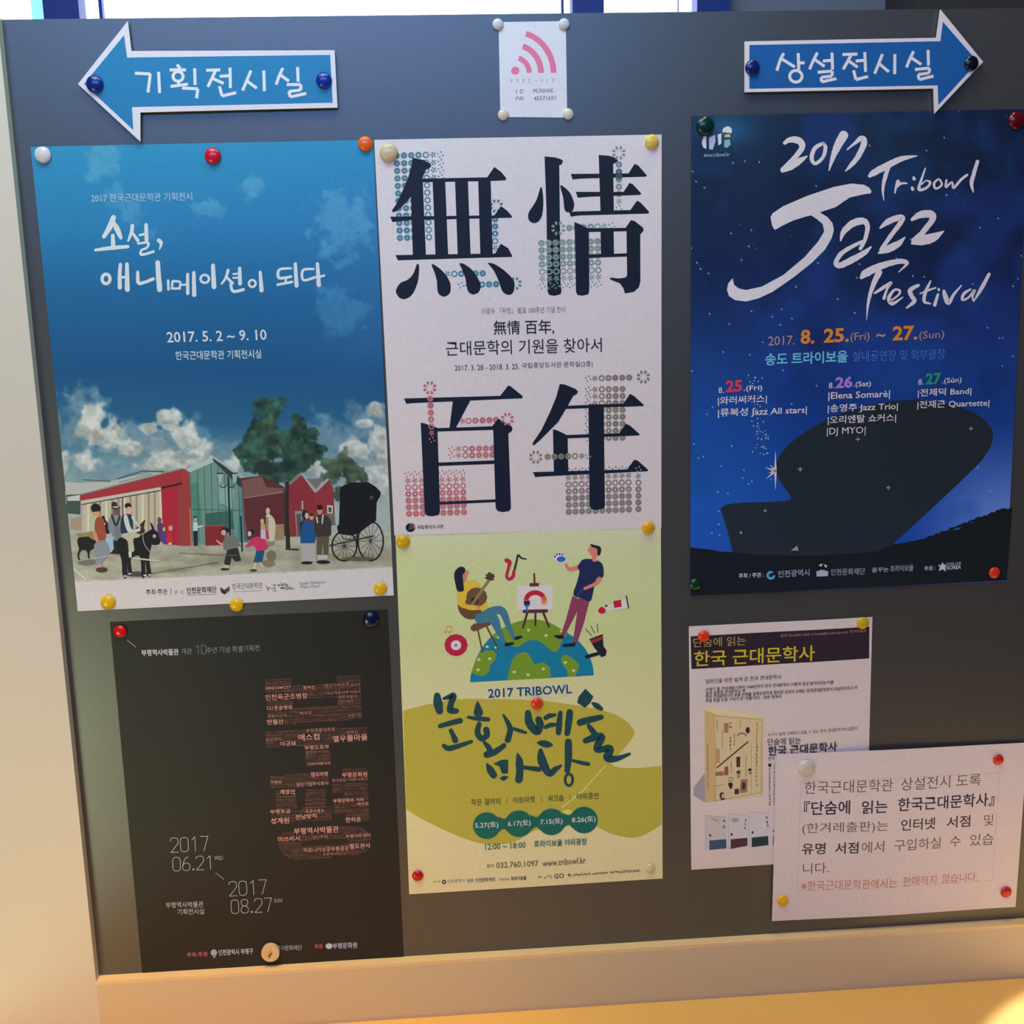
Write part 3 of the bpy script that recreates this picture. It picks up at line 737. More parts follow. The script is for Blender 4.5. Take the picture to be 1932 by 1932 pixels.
def flower(k, cx, cy, kind, col, r=39):
    c = k([(cx, cy)])[0]; r = r / k.k
    if kind == 9:
        out = []
        for i in range(8):
            a = math.pi / 8 + i * math.pi / 4
            q = [(.42, 0), (.72, .19), (.94, .17), (1.0, 0), (.94, -.17), (.72, -.19)]
            out.append(poly([(c[0] + r * (u * math.cos(a) - v * math.sin(a)), c[1] + r * (u * math.sin(a) + v * math.cos(a))) for u, v in q], col))
        return out
    if kind == 0:
        return [disc(c[0] + .72 * r * math.cos(a), c[1] + .72 * r * math.sin(a), .26 * r, .26 * r, col, 6) for a in (.3, 1.87, 3.44, 5.0)]
    if kind == 1:
        return [poly([(c[0] + r * (u * math.cos(a) - v * math.sin(a)), c[1] + r * (u * math.sin(a) + v * math.cos(a))) for u, v in ((0, 0), (.6, .24), (.95, 0), (.6, -.24))], col) for a in (.5, 1.76, 3.0, 4.3, 5.5)]
    hole = {2: .46, 3: .27, 4: .15}[kind]
    v = []; f = []
    n = 16
    for i in range(n):
        a = 2 * math.pi * i / n
        ro = r * (1.0 if i % 2 else .8); ri = r * hole * (1.0 if i % 2 else 1.25)
        v += [(c[0] + ro * math.cos(a), c[1] + ro * math.sin(a)), (c[0] + ri * math.cos(a), c[1] + ri * math.sin(a))]
    for i in range(n):
        j = (i + 1) % n
        f.append((2 * i, 2 * j, 2 * j + 1, 2 * i + 1))
    return [(np.array(v), f, col)]


def flowers(k, xs, ys, kinds, col, byrow=False, sx=0.0, sy=0.0):
    """rows of printed flowers; kinds run along the columns or down the rows"""
    out = []
    for j, y in enumerate(ys):
        for i, x in enumerate(xs):
            kd = kinds[j] if byrow else kinds[i]
            if kd is None: continue
            cc = tuple(c * (1.0 + random.uniform(-.06, .06)) for c in col)
            out += flower(k, x + sx * j, y + sy * i, kd, cc)
    return out


teal = (70, 116, 140); gg = (122, 136, 134); pink = (180, 92, 92); bro = (126, 106, 92)
X7 = [275 + 78 * i for i in range(7)]
FL = flowers(B1, X7, [250, 333, 413, 494], [4, 4, 4, 3, 2, 1, 0], teal, sx=3, sy=-2)
FL += flowers(B1, [288 + 78 * i for i in range(5)], [575 + 79.5 * i for i in range(8)], [4, 4, 4, 3, 2], teal, sx=3.2, sy=-2)
FL += flowers(B1, [1330], [930, 1008, 1085, 1165, 1240], [4, 4, 3, 2, 1], teal, True) + flower(B1, 1342, 790, 9, teal, 76)
FL += flowers(B1, [740, 818, 893, 968, 1045, 1122, 1197], [1520], [0, 1, 2, 3, 4, 4, 4], teal, sy=-1.5) + flowers(B1, [965, 1040, 1115, 1190, 1265, 1340], [1637], [0, 1, 2, 3, 4, 4], teal, sy=-2) + flower(B1, 1545, 1620, 9, teal, 72)
B.art('printed_flowers', FL, 'blue-green printed flowers')
B.art('printed_character', [poly(B1(p), BK) for p in (
    [(445, 270), (560, 295), (635, 335), (648, 355), (635, 378), (590, 402), (520, 560), (430, 690), (330, 800), (265, 850), (232, 857), (225, 835), (270, 770), (350, 600), (400, 480), (430, 380)],
    [(480, 497), (1245, 482), (1322, 370), (1400, 430), (1452, 495), (1440, 515), (1285, 522), (480, 537)],
    [(424, 560), (440, 520), (555, 520), (590, 1340), (450, 1345)], [(660, 510), (795, 510), (828, 1340), (692, 1340)], [(900, 505), (1038, 505), (1068, 1330), (930, 1335)], [(1148, 500), (1282, 500), (1305, 1330), (1172, 1332)],
    [(205, 903), (1320, 890), (1395, 790), (1460, 840), (1512, 900), (1508, 915), (430, 942), (260, 957), (232, 965)],
    [(262, 1315), (1330, 1298), (1390, 1193), (1470, 1240), (1515, 1325), (1505, 1335), (320, 1370), (290, 1373)])]
      + [spoly(B1(p), BK) for p in (
          [(500, 1408), (515, 1430), (512, 1540), (490, 1640), (440, 1740), (370, 1785), (310, 1775), (270, 1720), (275, 1670), (320, 1610), (390, 1580), (450, 1520), (485, 1430)],
          [(655, 1412), (690, 1425), (770, 1490), (840, 1590), (855, 1670), (840, 1730), (785, 1760), (735, 1740), (712, 1690), (705, 1590), (680, 1500), (652, 1430)],
          [(955, 1402), (1000, 1412), (1090, 1480), (1160, 1590), (1175, 1660), (1150, 1715), (1095, 1737), (1045, 1710), (1025, 1650), (1010, 1560), (975, 1470), (950, 1415)],
          [(1262, 1398), (1330, 1415), (1440, 1490), (1530, 1590), (1535, 1680), (1510, 1730), (1465, 1740), (1410, 1705), (1370, 1600), (1320, 1490), (1258, 1410)])])
B.art('printed_character', [poly(B2([(325, 258), (440, 268), (500, 287), (524, 303), (508, 345), (483, 352), (498, 1650), (508, 1690), (498, 1735), (430, 1752), (375, 1742), (358, 1710), (345, 800)]), BK)], same=True)
FL = flowers(B2, [292, 368, 443, 518, 592, 667, 742, 820, 893], [1187, 1263, 1340, 1415, 1495, 1570, 1645], [4, 4, 4, 3, 2, 1, 0], gg, True, sx=2, sy=-2.5)
FL += flowers(B2, [592, 667, 745, 820, 893, 965, 1045], [1024], [4, 4, 3, 3, 2, 1, 0], gg, sy=-4) + flower(B2, 472, 1028, 9, gg, 78)
FL += flowers(B2, [1122], [345, 423, 505, 583, 660, 740, 815], [4, 4, 4, 3, 2, 1, 0], gg, True)
B.art('printed_flowers', FL, 'grey-green printed flowers')
B.art('printed_character', [poly(B2(p), BK) for p in (
    [(905, 243), (1010, 250), (1080, 270), (1110, 295), (1105, 315), (1060, 340), (1068, 860), (925, 860)],
    [(607, 445), (1225, 440), (1290, 337), (1330, 355), (1420, 460), (1410, 475), (720, 495), (625, 505)], [(660, 637), (1172, 638), (1235, 542), (1270, 555), (1362, 655), (1350, 670), (800, 690), (682, 700)],
    [(590, 850), (640, 848), (1245, 832), (1315, 733), (1350, 748), (1445, 850), (1438, 870), (700, 890), (605, 903)],
    [(645, 960), (720, 990), (790, 1030), (800, 1060), (805, 1690), (795, 1735), (730, 1750), (680, 1742), (662, 1710), (655, 1300)], [(780, 1028), (1205, 1023), (1225, 1058), (790, 1068)], [(925, 1050), (1065, 1048), (1070, 1330), (930, 1340)], [(795, 1310), (1220, 1295), (1220, 1330), (795, 1345)],
    [(1195, 1020), (1250, 940), (1290, 950), (1380, 1020), (1388, 1050), (1350, 1095), (1352, 1600), (1335, 1660), (1280, 1710), (1185, 1725), (1170, 1670), (1130, 1615), (1060, 1590), (1022, 1570), (1030, 1555), (1120, 1565), (1195, 1555), (1210, 1530), (1203, 1060)])]
      + [spoly(B2(p), BK) for p in ([(288, 583), (302, 620), (312, 720), (308, 830), (295, 900), (260, 955), (210, 972), (165, 950), (148, 905), (160, 850), (200, 790), (240, 720), (265, 640)],
                                    [(497, 565), (540, 590), (600, 650), (640, 750), (640, 800), (625, 840), (585, 858), (550, 845), (535, 800), (525, 700), (500, 610)])])
B.art('printed_flowers', flower(B2, 1120, 220, 9, gg, 76) + flower(B2, 1122, 423, 4, (70, 92, 104)) + flower(B2, 1122, 475, 4, (60, 86, 100)), 'grey-green printed flowers')
FL = flowers(B4, [235 + 78 * i for i in range(9)], [1235 + 75 * j for j in range(7)], [0, 1, 2, 3, 4, 4, 4], pink, True, sx=3, sy=-2.6)
FL += flowers(B4, [735, 815, 893, 970, 1048, 1125, 1200], [948, 1022], [0, 1, 2, 3, 4, 4, 4], pink, sy=-1.5) + flowers(B4, [860, 930, 1008, 1088, 1165, 1240], [628], [1, 2, 3, 4, 4, 4], pink, sy=-2.5)
B.art('printed_flowers', FL, 'rose red printed flowers')
FL = flowers(B5, [780 + 78.5 * i for i in range(6)], [270 + 79 * j for j in range(8)], [0, 1, 2, 3, 4, 4], bro, sy=-1) + flowers(B5, [780, 857, 935, 1012, 1090, 1170, 1248], [145], [0, 1, 2, 3, 4, 4, 4], bro, sy=-2) + flower(B5, 1409, 128, 9, bro, 78)
FL += flowers(B5, [555 + 76 * i for i in range(10)], [1200, 1275, 1352, 1430, 1508, 1585, 1663], [0, 1, 2, 3, 4, 4, 4], bro, True, sx=1, sy=-3) + flowers(B5, [1353], [1255, 1330, 1405, 1480, 1555, 1630], [1, 2, 3, 4, 4, 4], bro, True)
B.art('printed_flowers', FL, 'brown printed flowers', same=True)
B.art('printed_character', [poly(B4(p), BK) for p in (
    [(195, 372), (1290, 342), (1380, 225), (1410, 235), (1545, 345), (1540, 370), (950, 395), (300, 425), (220, 432)], [(752, 385), (955, 385), (785, 705), (712, 710)],
    [(385, 645), (440, 660), (575, 705), (605, 1650), (595, 1690), (520, 1712), (455, 1705), (430, 1670)], [(560, 710), (1205, 688), (1220, 728), (560, 748)],
    [(1195, 690), (1265, 603), (1300, 620), (1420, 690), (1430, 715), (1420, 745), (1382, 770), (1412, 1620), (1395, 1650), (1320, 1665), (1255, 1650), (1237, 1610), (1210, 740)],
    [(573, 1102), (1232, 1075), (1234, 1115), (575, 1140)], [(590, 1548), (1248, 1518), (1250, 1550), (592, 1580)])])
B.art('printed_character', [poly(B5(p), BK) for p in (
    [(458, 207), (520, 215), (640, 265), (665, 290), (655, 320), (610, 345), (550, 455), (440, 640), (320, 760), (230, 850), (165, 905), (147, 895), (155, 870), (250, 730), (350, 520), (420, 350)],
    [(545, 455), (1185, 430), (1255, 320), (1300, 342), (1415, 445), (1410, 458), (522, 492)], [(380, 722), (430, 735), (540, 788), (1135, 768), (1210, 658), (1260, 682), (1368, 780), (1360, 792), (548, 826), (555, 1220), (392, 1225)],
    [(153, 1210), (1225, 1180), (1305, 1068), (1350, 1082), (1463, 1185), (1455, 1200), (220, 1262), (180, 1268)], [(785, 440), (958, 438), (972, 1590), (960, 1625), (870, 1642), (815, 1630), (797, 1590)])], same=True)
B.art('printed_flowers', flower(B4, 488, 250, 9, pink, 78) + flower(B4, 1370, 607, 9, pink, 76) + flowers(B4, [493], [375, 453, 532, 610, 690, 765, 842], [4, 4, 4, 3, 2, 1, 0], pink, True, sx=3.5), 'rose red printed flowers')
B.art('printed_flowers', flower(B5, 185, 1040, 9, bro, 78) + flowers(B5, [320, 398, 475, 553, 630, 708, 780], [1036], [4, 4, 4, 3, 2, 1, 0], bro, sy=-2) + flower(B5, 1353, 1175, 0, (150, 140, 130)), 'brown printed flowers', same=True)
DK = (46, 36, 34)
B.art('lettering', [ctext(B3, '이광수 『무정』 발표 100주년 기념 전시', 640, 126, 1235, 112, 46, (116, 98, 92)), ctext(B3, '無情 百年,', 725, 276, 1158, 268, 106, (26, 24, 28), .006, 3),
                    ctext(B3, '근대문학의 기원을 찾아서', 385, 422, 1497, 394, 104, (30, 26, 28), .002, 3), ctext(B3, '2017. 3. 28 - 2018. 3. 25.', 447, 528, 908, 516, 38, (60, 48, 46)), ctext(B3, '국립중앙도서관 문학실(2층)', 926, 518, 1433, 503, 46, (60, 48, 46)),
                    ctext(B4, '국립중앙도서관', 345, 1860, 645, 1848, 44, (60, 44, 38), .01), disc(*B4([(265, 1842)])[0], 8.5, 8.2, (24, 24, 34)), disc(*B4([(278, 1834)])[0], 5.6, 5.2, (214, 196, 184)), disc(*B4([(285, 1860)])[0], 4.4, 3.8, (24, 24, 34)), disc(*B4([(245, 1830)])[0], 4.2, 3.6, (24, 24, 34)), ring(*B4([(270, 1840)])[0], 8.6, 8.2, .8, (150, 60, 50), 16, -70, 60)])

# ================================================================== poster C: culture and arts yard
def paint_meadow(x, y):
    img = ramp(y, [(990, (196, 202, 138)), (1060, (190, 192, 120)), (1200, (192, 182, 112)), (1320, (206, 184, 118)), (1700, (224, 190, 112))])
    return img


Cc = Sheet('arts_festival_poster', 'yellow-green poster with a half globe, guitar player and painter, below the white one', 'poster',
           [(746, 1008), (1246.6, 991), (1250, 1657), (772, 1687)], 0, ((1000, (196, 176, 160)), (1690, (212, 178, 136))), paint=paint_meadow, nx=1, nz=40, amp=.0007)
C1 = Crop(740, 990, 3.715); C2 = Crop(760, 1280, 3.864); C3 = Crop(760, 1480, 3.864)
LG = (180, 152, 48)
sp = smooth_pts([(2, 235), (100, 208), (200, 185), (400, 150), (700, 148), (1000, 160), (1200, 185), (1450, 230), (1600, 290), (1680, 370), (1680, 420), (1620, 500), (1550, 580), (1515, 610), (1560, 645), (1700, 652), (1884, 635)], 4)
p1 = C2(sp)
p2 = C3(smooth_pts([(1888, 290), (1750, 370), (1640, 385), (1500, 350), (1400, 300), (1250, 270), (1100, 290), (950, 340), (800, 420), (640, 435), (500, 410), (300, 330), (120, 240), (24, 180)], 4))
Cc.art('printed_splash', [poly(p1 + p2, LG), line(*C2([(1480, 630)])[0], *C2([(1300, 830)])[0], 2.2, (206, 190, 84)), line(*C3([(1340, 20)])[0], *C3([(1160, 165)])[0], 2.6, (206, 190, 84)), disc(*C3([(1200, 200)])[0], 9, 5, (206, 190, 84))])
BL = (10, 108, 122); GN = (112, 132, 32)
Cc.art('printed_globe', [poly(C1([(545, 1103)] + smooth_pts([(548, 1060), (562, 1010), (600, 910), (670, 808), (760, 730), (870, 680), (980, 662), (1090, 680), (1190, 735), (1290, 800), (1360, 880), (1400, 970), (1411, 1030)], 4) + [(1412, 1055)]), BL)])
Cc.art('printed_land', [spoly(C1(p), GN) for p in ([(702, 778), (760, 731), (870, 681), (980, 663), (1090, 681), (1180, 730), (1228, 750), (1185, 820), (1160, 880), (1120, 885), (1080, 850), (1020, 812), (950, 812), (900, 845), (860, 855), (800, 830), (740, 800)],
                                                   [(562, 1012), (602, 912), (640, 885), (700, 880), (730, 910), (715, 950), (685, 985), (680, 1020), (640, 1055), (590, 1050), (556, 1030)], )]
       + [poly(C1([(803, 1088)] + smooth_pts([(825, 1000), (850, 930), (900, 895), (950, 900), (980, 950), (1000, 975), (1060, 965), (1105, 1000)], 4) + [(1112, 1073)]), GN),
          poly(C1([(1228, 1064)] + smooth_pts([(1225, 1020), (1185, 960), (1190, 925), (1215, 908), (1255, 930), (1305, 975), (1300, 1020)], 4) + [(1282, 1062)]), GN)]
       + [disc(*C1([c])[0], 3.4, 2.6, (200, 196, 110), 8) for c in ((608, 943), (683, 937), (602, 1015), (855, 1030), (952, 1050), (1058, 1010), (1213, 963), (1270, 1020), (955, 737), (1078, 775), (745, 785), (845, 785), (1185, 745))]
       + [disc(*C1([c])[0], 3.2, 2.4, (224, 196, 90), 8) for c in ((665, 853), (727, 858))])
skin = (206, 112, 84)
Cc.art('printed_guitar_player', person(C1, [
    ('r', (86, 62, 34), [(600, 735, 11), (632, 888, 11)]), ('r', (86, 62, 34), [(655, 700, 12), (742, 868, 12)]), ('r', (86, 62, 34), [(700, 680, 10), (735, 745, 10)]),
    ('p', (98, 66, 40), [(548, 722), (575, 692), (660, 675), (702, 680), (690, 700), (640, 720), (575, 746)]),
    ('q', (196, 112, 86), [(500, 320), (512, 316), (542, 326), (530, 345), (524, 375), (508, 405), (496, 400)]),
    ('p', (222, 164, 48), [(500, 405), (560, 385), (620, 420), (650, 500), (672, 600), (630, 622), (600, 600), (560, 600), (480, 590), (458, 500), (452, 465)]),
    ('p', (98, 64, 40), [(460, 560), (478, 540), (500, 580), (560, 598), (622, 596), (626, 640), (600, 655), (545, 662), (500, 645), (468, 605)]),
    ('d', (104, 68, 42), (592, 505, 74, 68)), ('d', (104, 68, 42), (545, 540, 34, 30)), ('d', (40, 28, 22), (578, 530, 26, 26)), ('r', (130, 110, 62), [(562, 555, 20), (690, 368, 22)]), ('q', (78, 54, 36), [(655, 378), (672, 335), (716, 345), (698, 392)]),
    ('d', (30, 26, 24), (660, 350, 7, 6)), ('d', (30, 26, 24), (658, 370, 7, 6)), ('d', (30, 26, 24), (712, 362, 7, 6)), ('d', (30, 26, 24), (706, 382, 7, 6)), ('d', (30, 26, 24), (682, 336, 7, 6)),
    ('r', (222, 160, 46), [(475, 480, 40), (486, 560, 34), (600, 578, 22)]), ('d', skin, (605, 577, 14, 12)),
    ('p', (26, 28, 36), [(440, 325), (470, 295), (505, 298), (512, 325), (495, 350), (498, 400), (502, 458), (480, 468), (455, 460), (440, 400), (434, 360)]),
    ('r', (60, 106, 112), [(612, 655, 70), (700, 650, 74), (745, 740, 46), (785, 828, 30)]), ('r', (60, 106, 112), [(620, 650, 60), (700, 605, 60), (770, 605, 56), (812, 700, 40), (850, 788, 28)]),
    ('q', (22, 26, 34), [(850, 800), (870, 780), (908, 775), (912, 790), (872, 806)]), ('q', (22, 26, 34), [(784, 845), (790, 825), (852, 822), (852, 838), (800, 852)])]))
Cc.art('printed_easel', person(C1, [
    ('r', (74, 36, 34), [(945, 620, 16), (915, 720, 14)]), ('r', (74, 36, 34), [(1003, 615, 14), (1003, 702, 14)]), ('r', (74, 36, 34), [(1058, 615, 16), (1098, 712, 14)]),
    ('q', (214, 194, 170), [(875, 425), (1122, 420), (1125, 592), (878, 598)]), ('r', (96, 40, 34), [(995, 342, 12), (997, 410, 14)]), ('q', (96, 40, 34), [(962, 408), (1028, 406), (1028, 430), (962, 432)]), ('r', (84, 36, 40), [(925, 606, 24), (1080, 602, 24)])])
    + [ring(*C1([(1002, 528)])[0], 17, 14.5, 9, (182, 24, 44), 16, 180, 330), ring(*C1([(1002, 528)])[0], 17, 14.5, 9, (206, 84, 52), 5, 330, 365),
       poly(C1([(1045, 530), (1085, 525), (1080, 560), (1072, 540), (1064, 572), (1056, 545), (1046, 562)]), (214, 110, 66)), poly(C1([(922, 530), (965, 530), (965, 560), (922, 560)]), (40, 30, 38)), poly(C1([(926, 560), (960, 560), (956, 574), (948, 578), (950, 610), (938, 610), (936, 578)]), (34, 92, 150))], same=True)
Cc.art('printed_painter', person(C1, [
    ('q', (132, 54, 70), [(1262, 497), (1312, 520), (1300, 600), (1205, 782), (1182, 772), (1218, 660)]), ('q', (132, 54, 70), [(1312, 510), (1382, 533), (1345, 680), (1296, 828), (1264, 826), (1290, 650)]),
    ('q', (20, 24, 34), [(1125, 776), (1185, 770), (1206, 782), (1196, 800), (1160, 796)]), ('q', (20, 24, 34), [(1192, 856), (1200, 836), (1286, 824), (1280, 852)]),
    ('r', skin, [(1320, 290, 34), (1245, 312, 28), (1218, 278, 20)]), ('p', (28, 36, 64), [(1345, 240), (1400, 240), (1435, 248), (1475, 280), (1480, 360), (1455, 372), (1430, 380), (1410, 460), (1388, 535), (1330, 515), (1268, 490), (1295, 400), (1312, 325), (1298, 300), (1320, 258)]),
    ('q', skin, [(1385, 150), (1440, 152), (1445, 210), (1428, 228), (1435, 258), (1402, 256), (1400, 218), (1382, 206), (1380, 190), (1366, 182)]), ('p', (24, 26, 34), [(1385, 135), (1412, 140), (1455, 152), (1464, 180), (1452, 215), (1438, 208), (1434, 168), (1402, 156)]),
    ('r', skin, [(1452, 380, 34), (1425, 412, 26), (1348, 446, 20)]), ('r', (60, 60, 90), [(1340, 445, 6), (1295, 495, 6)])])
       + [disc(*C1([(1175, 232)])[0], 11, 8, (214, 206, 186)), disc(*C1([(1210, 250)])[0], 3.5, 5, (214, 206, 186)), disc(*C1([(1184, 240)])[0], 8.4, 5.2, (40, 84, 158))] + [disc(*C1([c])[0], 1.6, 2, (20, 46, 100), 8) for c in ((1140, 222), (1154, 208), (1172, 205), (1192, 210))], same=True)
Cc.art('printed_saxophone', person(C1, [('r', (24, 44, 40), [(940, 240, 8), (905, 232, 12), (882, 212, 14), (872, 250, 14), (855, 320, 16)]), ('r', (176, 36, 52), [(852, 325, 22), (845, 362, 26), (820, 380, 22), (802, 358, 22), (815, 300, 22), (822, 262, 30), (800, 248, 30)])]), same=True)
Cc.art('printed_paint_tube', person(C1, [('q', (218, 204, 180), [(1500, 572), (1640, 512), (1652, 580), (1506, 602)]), ('q', (180, 24, 46), [(1548, 535), (1602, 524), (1608, 574), (1556, 582)]), ('r', (28, 50, 40), [(1640, 498, 9), (1655, 583, 9)]), ('p', (180, 24, 46), [(1442, 600), (1465, 575), (1492, 590), (1490, 615), (1460, 622)]), ('q', (60, 52, 40), [(1490, 562), (1508, 560), (1508, 572), (1492, 576)])]), same=True)
Cc.art('printed_megaphone', person(C1, [('q', (26, 28, 34), [(1380, 800), (1475, 765), (1480, 850), (1502, 880), (1497, 915), (1465, 928), (1440, 890), (1415, 860)]), ('q', (150, 40, 44), [(1388, 806), (1475, 778), (1474, 802), (1398, 832)]), ('r', (26, 28, 34), [(1362, 924, 26), (1455, 898, 24)]),
    ('r', (60, 56, 36), [(1355, 728, 5), (1397, 776, 5)]), ('r', (60, 56, 36), [(1392, 708, 5), (1418, 758, 5)]), ('r', (60, 56, 36), [(1434, 692, 5), (1441, 752, 5)])]), same=True)
Cc.art('printed_record', person(C1, [('d', (178, 24, 52), (447, 842, 82, 78)), ('d', (206, 186, 160), (447, 843, 37, 35)), ('d', (40, 30, 30), (446, 843, 8, 7)),
    ('r', (196, 136, 50), [(382, 748, 5), (382, 716, 5), (414, 712, 6), (412, 748, 5)]), ('d', (196, 136, 50), (372, 752, 10, 7)), ('d', (196, 136, 50), (403, 752, 10, 7))]) + [ring(*C1([(447, 842)])[0], 17, 16, .6, (150, 16, 40))], same=True)
HG = (26, 60, 56)
Cc.art('lettering', [ctext(C2, '2017 TRIBOWL', 612, 152, 1242, 118, 86, (224, 206, 170), .045)], 'pale halo behind the green words')
T = [ribbon([(a, b, c * 1.2) for a, b, c in C2.w(p)], HG, rag=.04) for p in (
    [(250, 125, 40), (256, 180, 56), (268, 235, 44)], [(300, 145, 18), (350, 128, 34), (365, 130, 46), (352, 180, 36), (345, 228, 40), (390, 235, 32)], [(272, 345, 28), (350, 322, 32), (418, 306, 34)], [(350, 378, 26), (368, 415, 30), (382, 448, 38)], [(298, 488, 24), (335, 508, 34), (420, 485, 28), (500, 458, 20)],
    [(545, 168, 10), (546, 200, 34), (550, 245, 58)], [(475, 280, 16), (540, 290, 26), (622, 296, 26)], [(556, 330, 30), (544, 390, 36), (572, 436, 34), (612, 412, 36), (608, 372, 38)], [(592, 462, 18), (625, 500, 34), (640, 535, 34)], [(612, 552, 42), (672, 532, 38), (738, 486, 30)], [(733, 265, 14), (770, 330, 30), (782, 380, 34), (764, 445, 38)], [(786, 358, 16), (840, 375, 22), (896, 392, 16)],
    [(912, 250, 38), (922, 320, 50), (975, 384, 48), (1000, 340, 44), (990, 300, 44)], [(1040, 285, 28), (1070, 270, 30), (1110, 264, 18)], [(1040, 352, 24), (1075, 338, 28), (1115, 334, 20)], [(1148, 248, 26), (1140, 320, 36), (1134, 392, 34)], [(1216, 245, 40), (1208, 320, 42), (1198, 398, 34)],
    [(1382, 178, 14), (1410, 196, 34), (1446, 220, 24)], [(1290, 320, 40), (1360, 300, 40), (1446, 280, 30)], [(1356, 345, 26), (1378, 375, 34), (1402, 405, 34)], [(1330, 452, 34), (1395, 428, 44), (1450, 425, 44), (1418, 490, 44), (1420, 520, 34), (1510, 508, 44), (1490, 575, 50), (1560, 582, 34), (1652, 548, 16)],
    [(612, 620, 10), (635, 660, 44), (662, 702, 42)], [(835, 545, 10), (848, 600, 44), (852, 680, 44), (845, 735, 46)], [(882, 645, 22), (930, 652, 26), (992, 660, 30)], [(1004, 525, 28), (1015, 600, 56), (1065, 690, 40), (1110, 660, 34), (1152, 634, 14)], [(1206, 462, 44), (1206, 570, 44), (1198, 668, 34)], [(1222, 592, 14), (1290, 610, 22), (1352, 622, 24)])]
T += [poly(C2([(1330, 72), (1388, 130), (1366, 175), (1328, 212), (1270, 175), (1282, 130)]), HG), poly(C2([(660, 618), (720, 590), (768, 590), (766, 690), (722, 690), (705, 640)]), HG), poly(C2([(735, 705), (774, 715), (735, 746), (703, 725)]), HG), spoly(C2([(975, 466), (1035, 448), (1095, 482), (1040, 502)]), HG),
      ring(*C2([(1210, 736)])[0], 7.2, 11, 5.2, HG)]
Cc.art('printed_title', T)
ol = (84, 78, 34); dg = (14, 88, 64)
Cc.art('lettering', [ctext(C2, '2017 TRIBOWL', 622, 142, 1232, 108, 68, (14, 68, 76), .02), ctext(C3, '작은 갤러리', 497, 152, 712, 143, 48, ol, .01), ctext(C3, '아트마켓', 803, 137, 963, 130, 48, ol, .01), ctext(C3, '워크숍', 1058, 124, 1172, 118, 48, ol, .01), ctext(C3, '야외공연', 1265, 110, 1427, 104, 48, ol, .01),
                     line(*C3([(757, 98)])[0], *C3([(757, 136)])[0], .8, ol), line(*C3([(1010, 85)])[0], *C3([(1012, 124)])[0], .8, ol), line(*C3([(1218, 72)])[0], *C3([(1220, 112)])[0], .8, ol),
                     ctext(C3, '12:00 ~ 18:00', 600, 474, 895, 460, 44, dg, .01), ctext(C3, '트라이보울 야외광장', 958, 456, 1342, 438, 50, dg, .018), ctext(C3, '문의', 612, 606, 662, 604, 28, (130, 96, 50), .01), ctext(C3, '032.760.1097', 682, 607, 987, 593, 42, (96, 62, 38), .004), ctext(C3, 'www.tribowl.kr', 1018, 596, 1333, 572, 46, (96, 62, 38), .006),
                     ctext(C3, '주최·주관', 218, 716, 275, 712, 15, (110, 90, 60)), ctext(C3, '인천광역시', 326, 717, 450, 710, 26, (110, 100, 96)), ctext(C3, '인천문화재단', 530, 710, 675, 702, 30, (60, 50, 60), .01), ctext(C3, '문화', 470, 714, 518, 710, 28, (70, 60, 80)), ctext(C3, '트라이보울', 788, 698, 900, 692, 30, (60, 50, 50), .02),
                     ctext(C3, 'GO', 1103, 683, 1175, 679, 34, (50, 40, 60), .01), ring(*C3([(301, 708)])[0], 3, 3, 2, (30, 34, 60), 12), ring(*C3([(1212, 657)])[0], 2, 2, 1.6, (60, 40, 40), 10)]
       + scribble(C3, 695, 700, 780, 696, 20, (150, 120, 80)) + scribble(C3, 985, 680, 1010, 678, 14, (120, 100, 60)) + scribble(C3, 1026, 684, 1090, 680, 24, (130, 110, 80)) + scribble(C3, 1232, 668, 1368, 660, 18, (110, 90, 60)) + scribble(C3, 1380, 658, 1490, 650, 16, (110, 90, 60)) + scribble(C3, 1510, 650, 1728, 636, 20, (100, 80, 50)))
GB = [disc(*C3([c])[0], 26, 25, dg, 28) for c in ((612, 297), (845, 283), (1083, 270), (1320, 257))]
GB += [poly(C3([(x0, y0 - 58), (x0 + 30, y0 - 44), (x0 + 48, y0 - 42), (x0 + 72, y0 - 60), (x0 + 72, y0 + 54), (x0 + 48, y0 + 30), (x0 + 24, y0 + 36), (x0, y0 + 58)]), dg) for x0, y0 in ((695, 290), (930, 277), (1166, 263))]
Cc.art('printed_date_bubbles', GB)
wt = (206, 206, 186)
Cc.art('lettering', [ctext(C3, '5.27(토)', 527, 324, 697, 316, 48, wt, .012), ctext(C3, '6.17(토)', 765, 312, 932, 302, 48, wt, .012), ctext(C3, '7.15(토)', 1003, 298, 1165, 290, 48, wt, .012), ctext(C3, '8.26(토)', 1232, 284, 1405, 276, 48, wt, .012)], 'white dates')


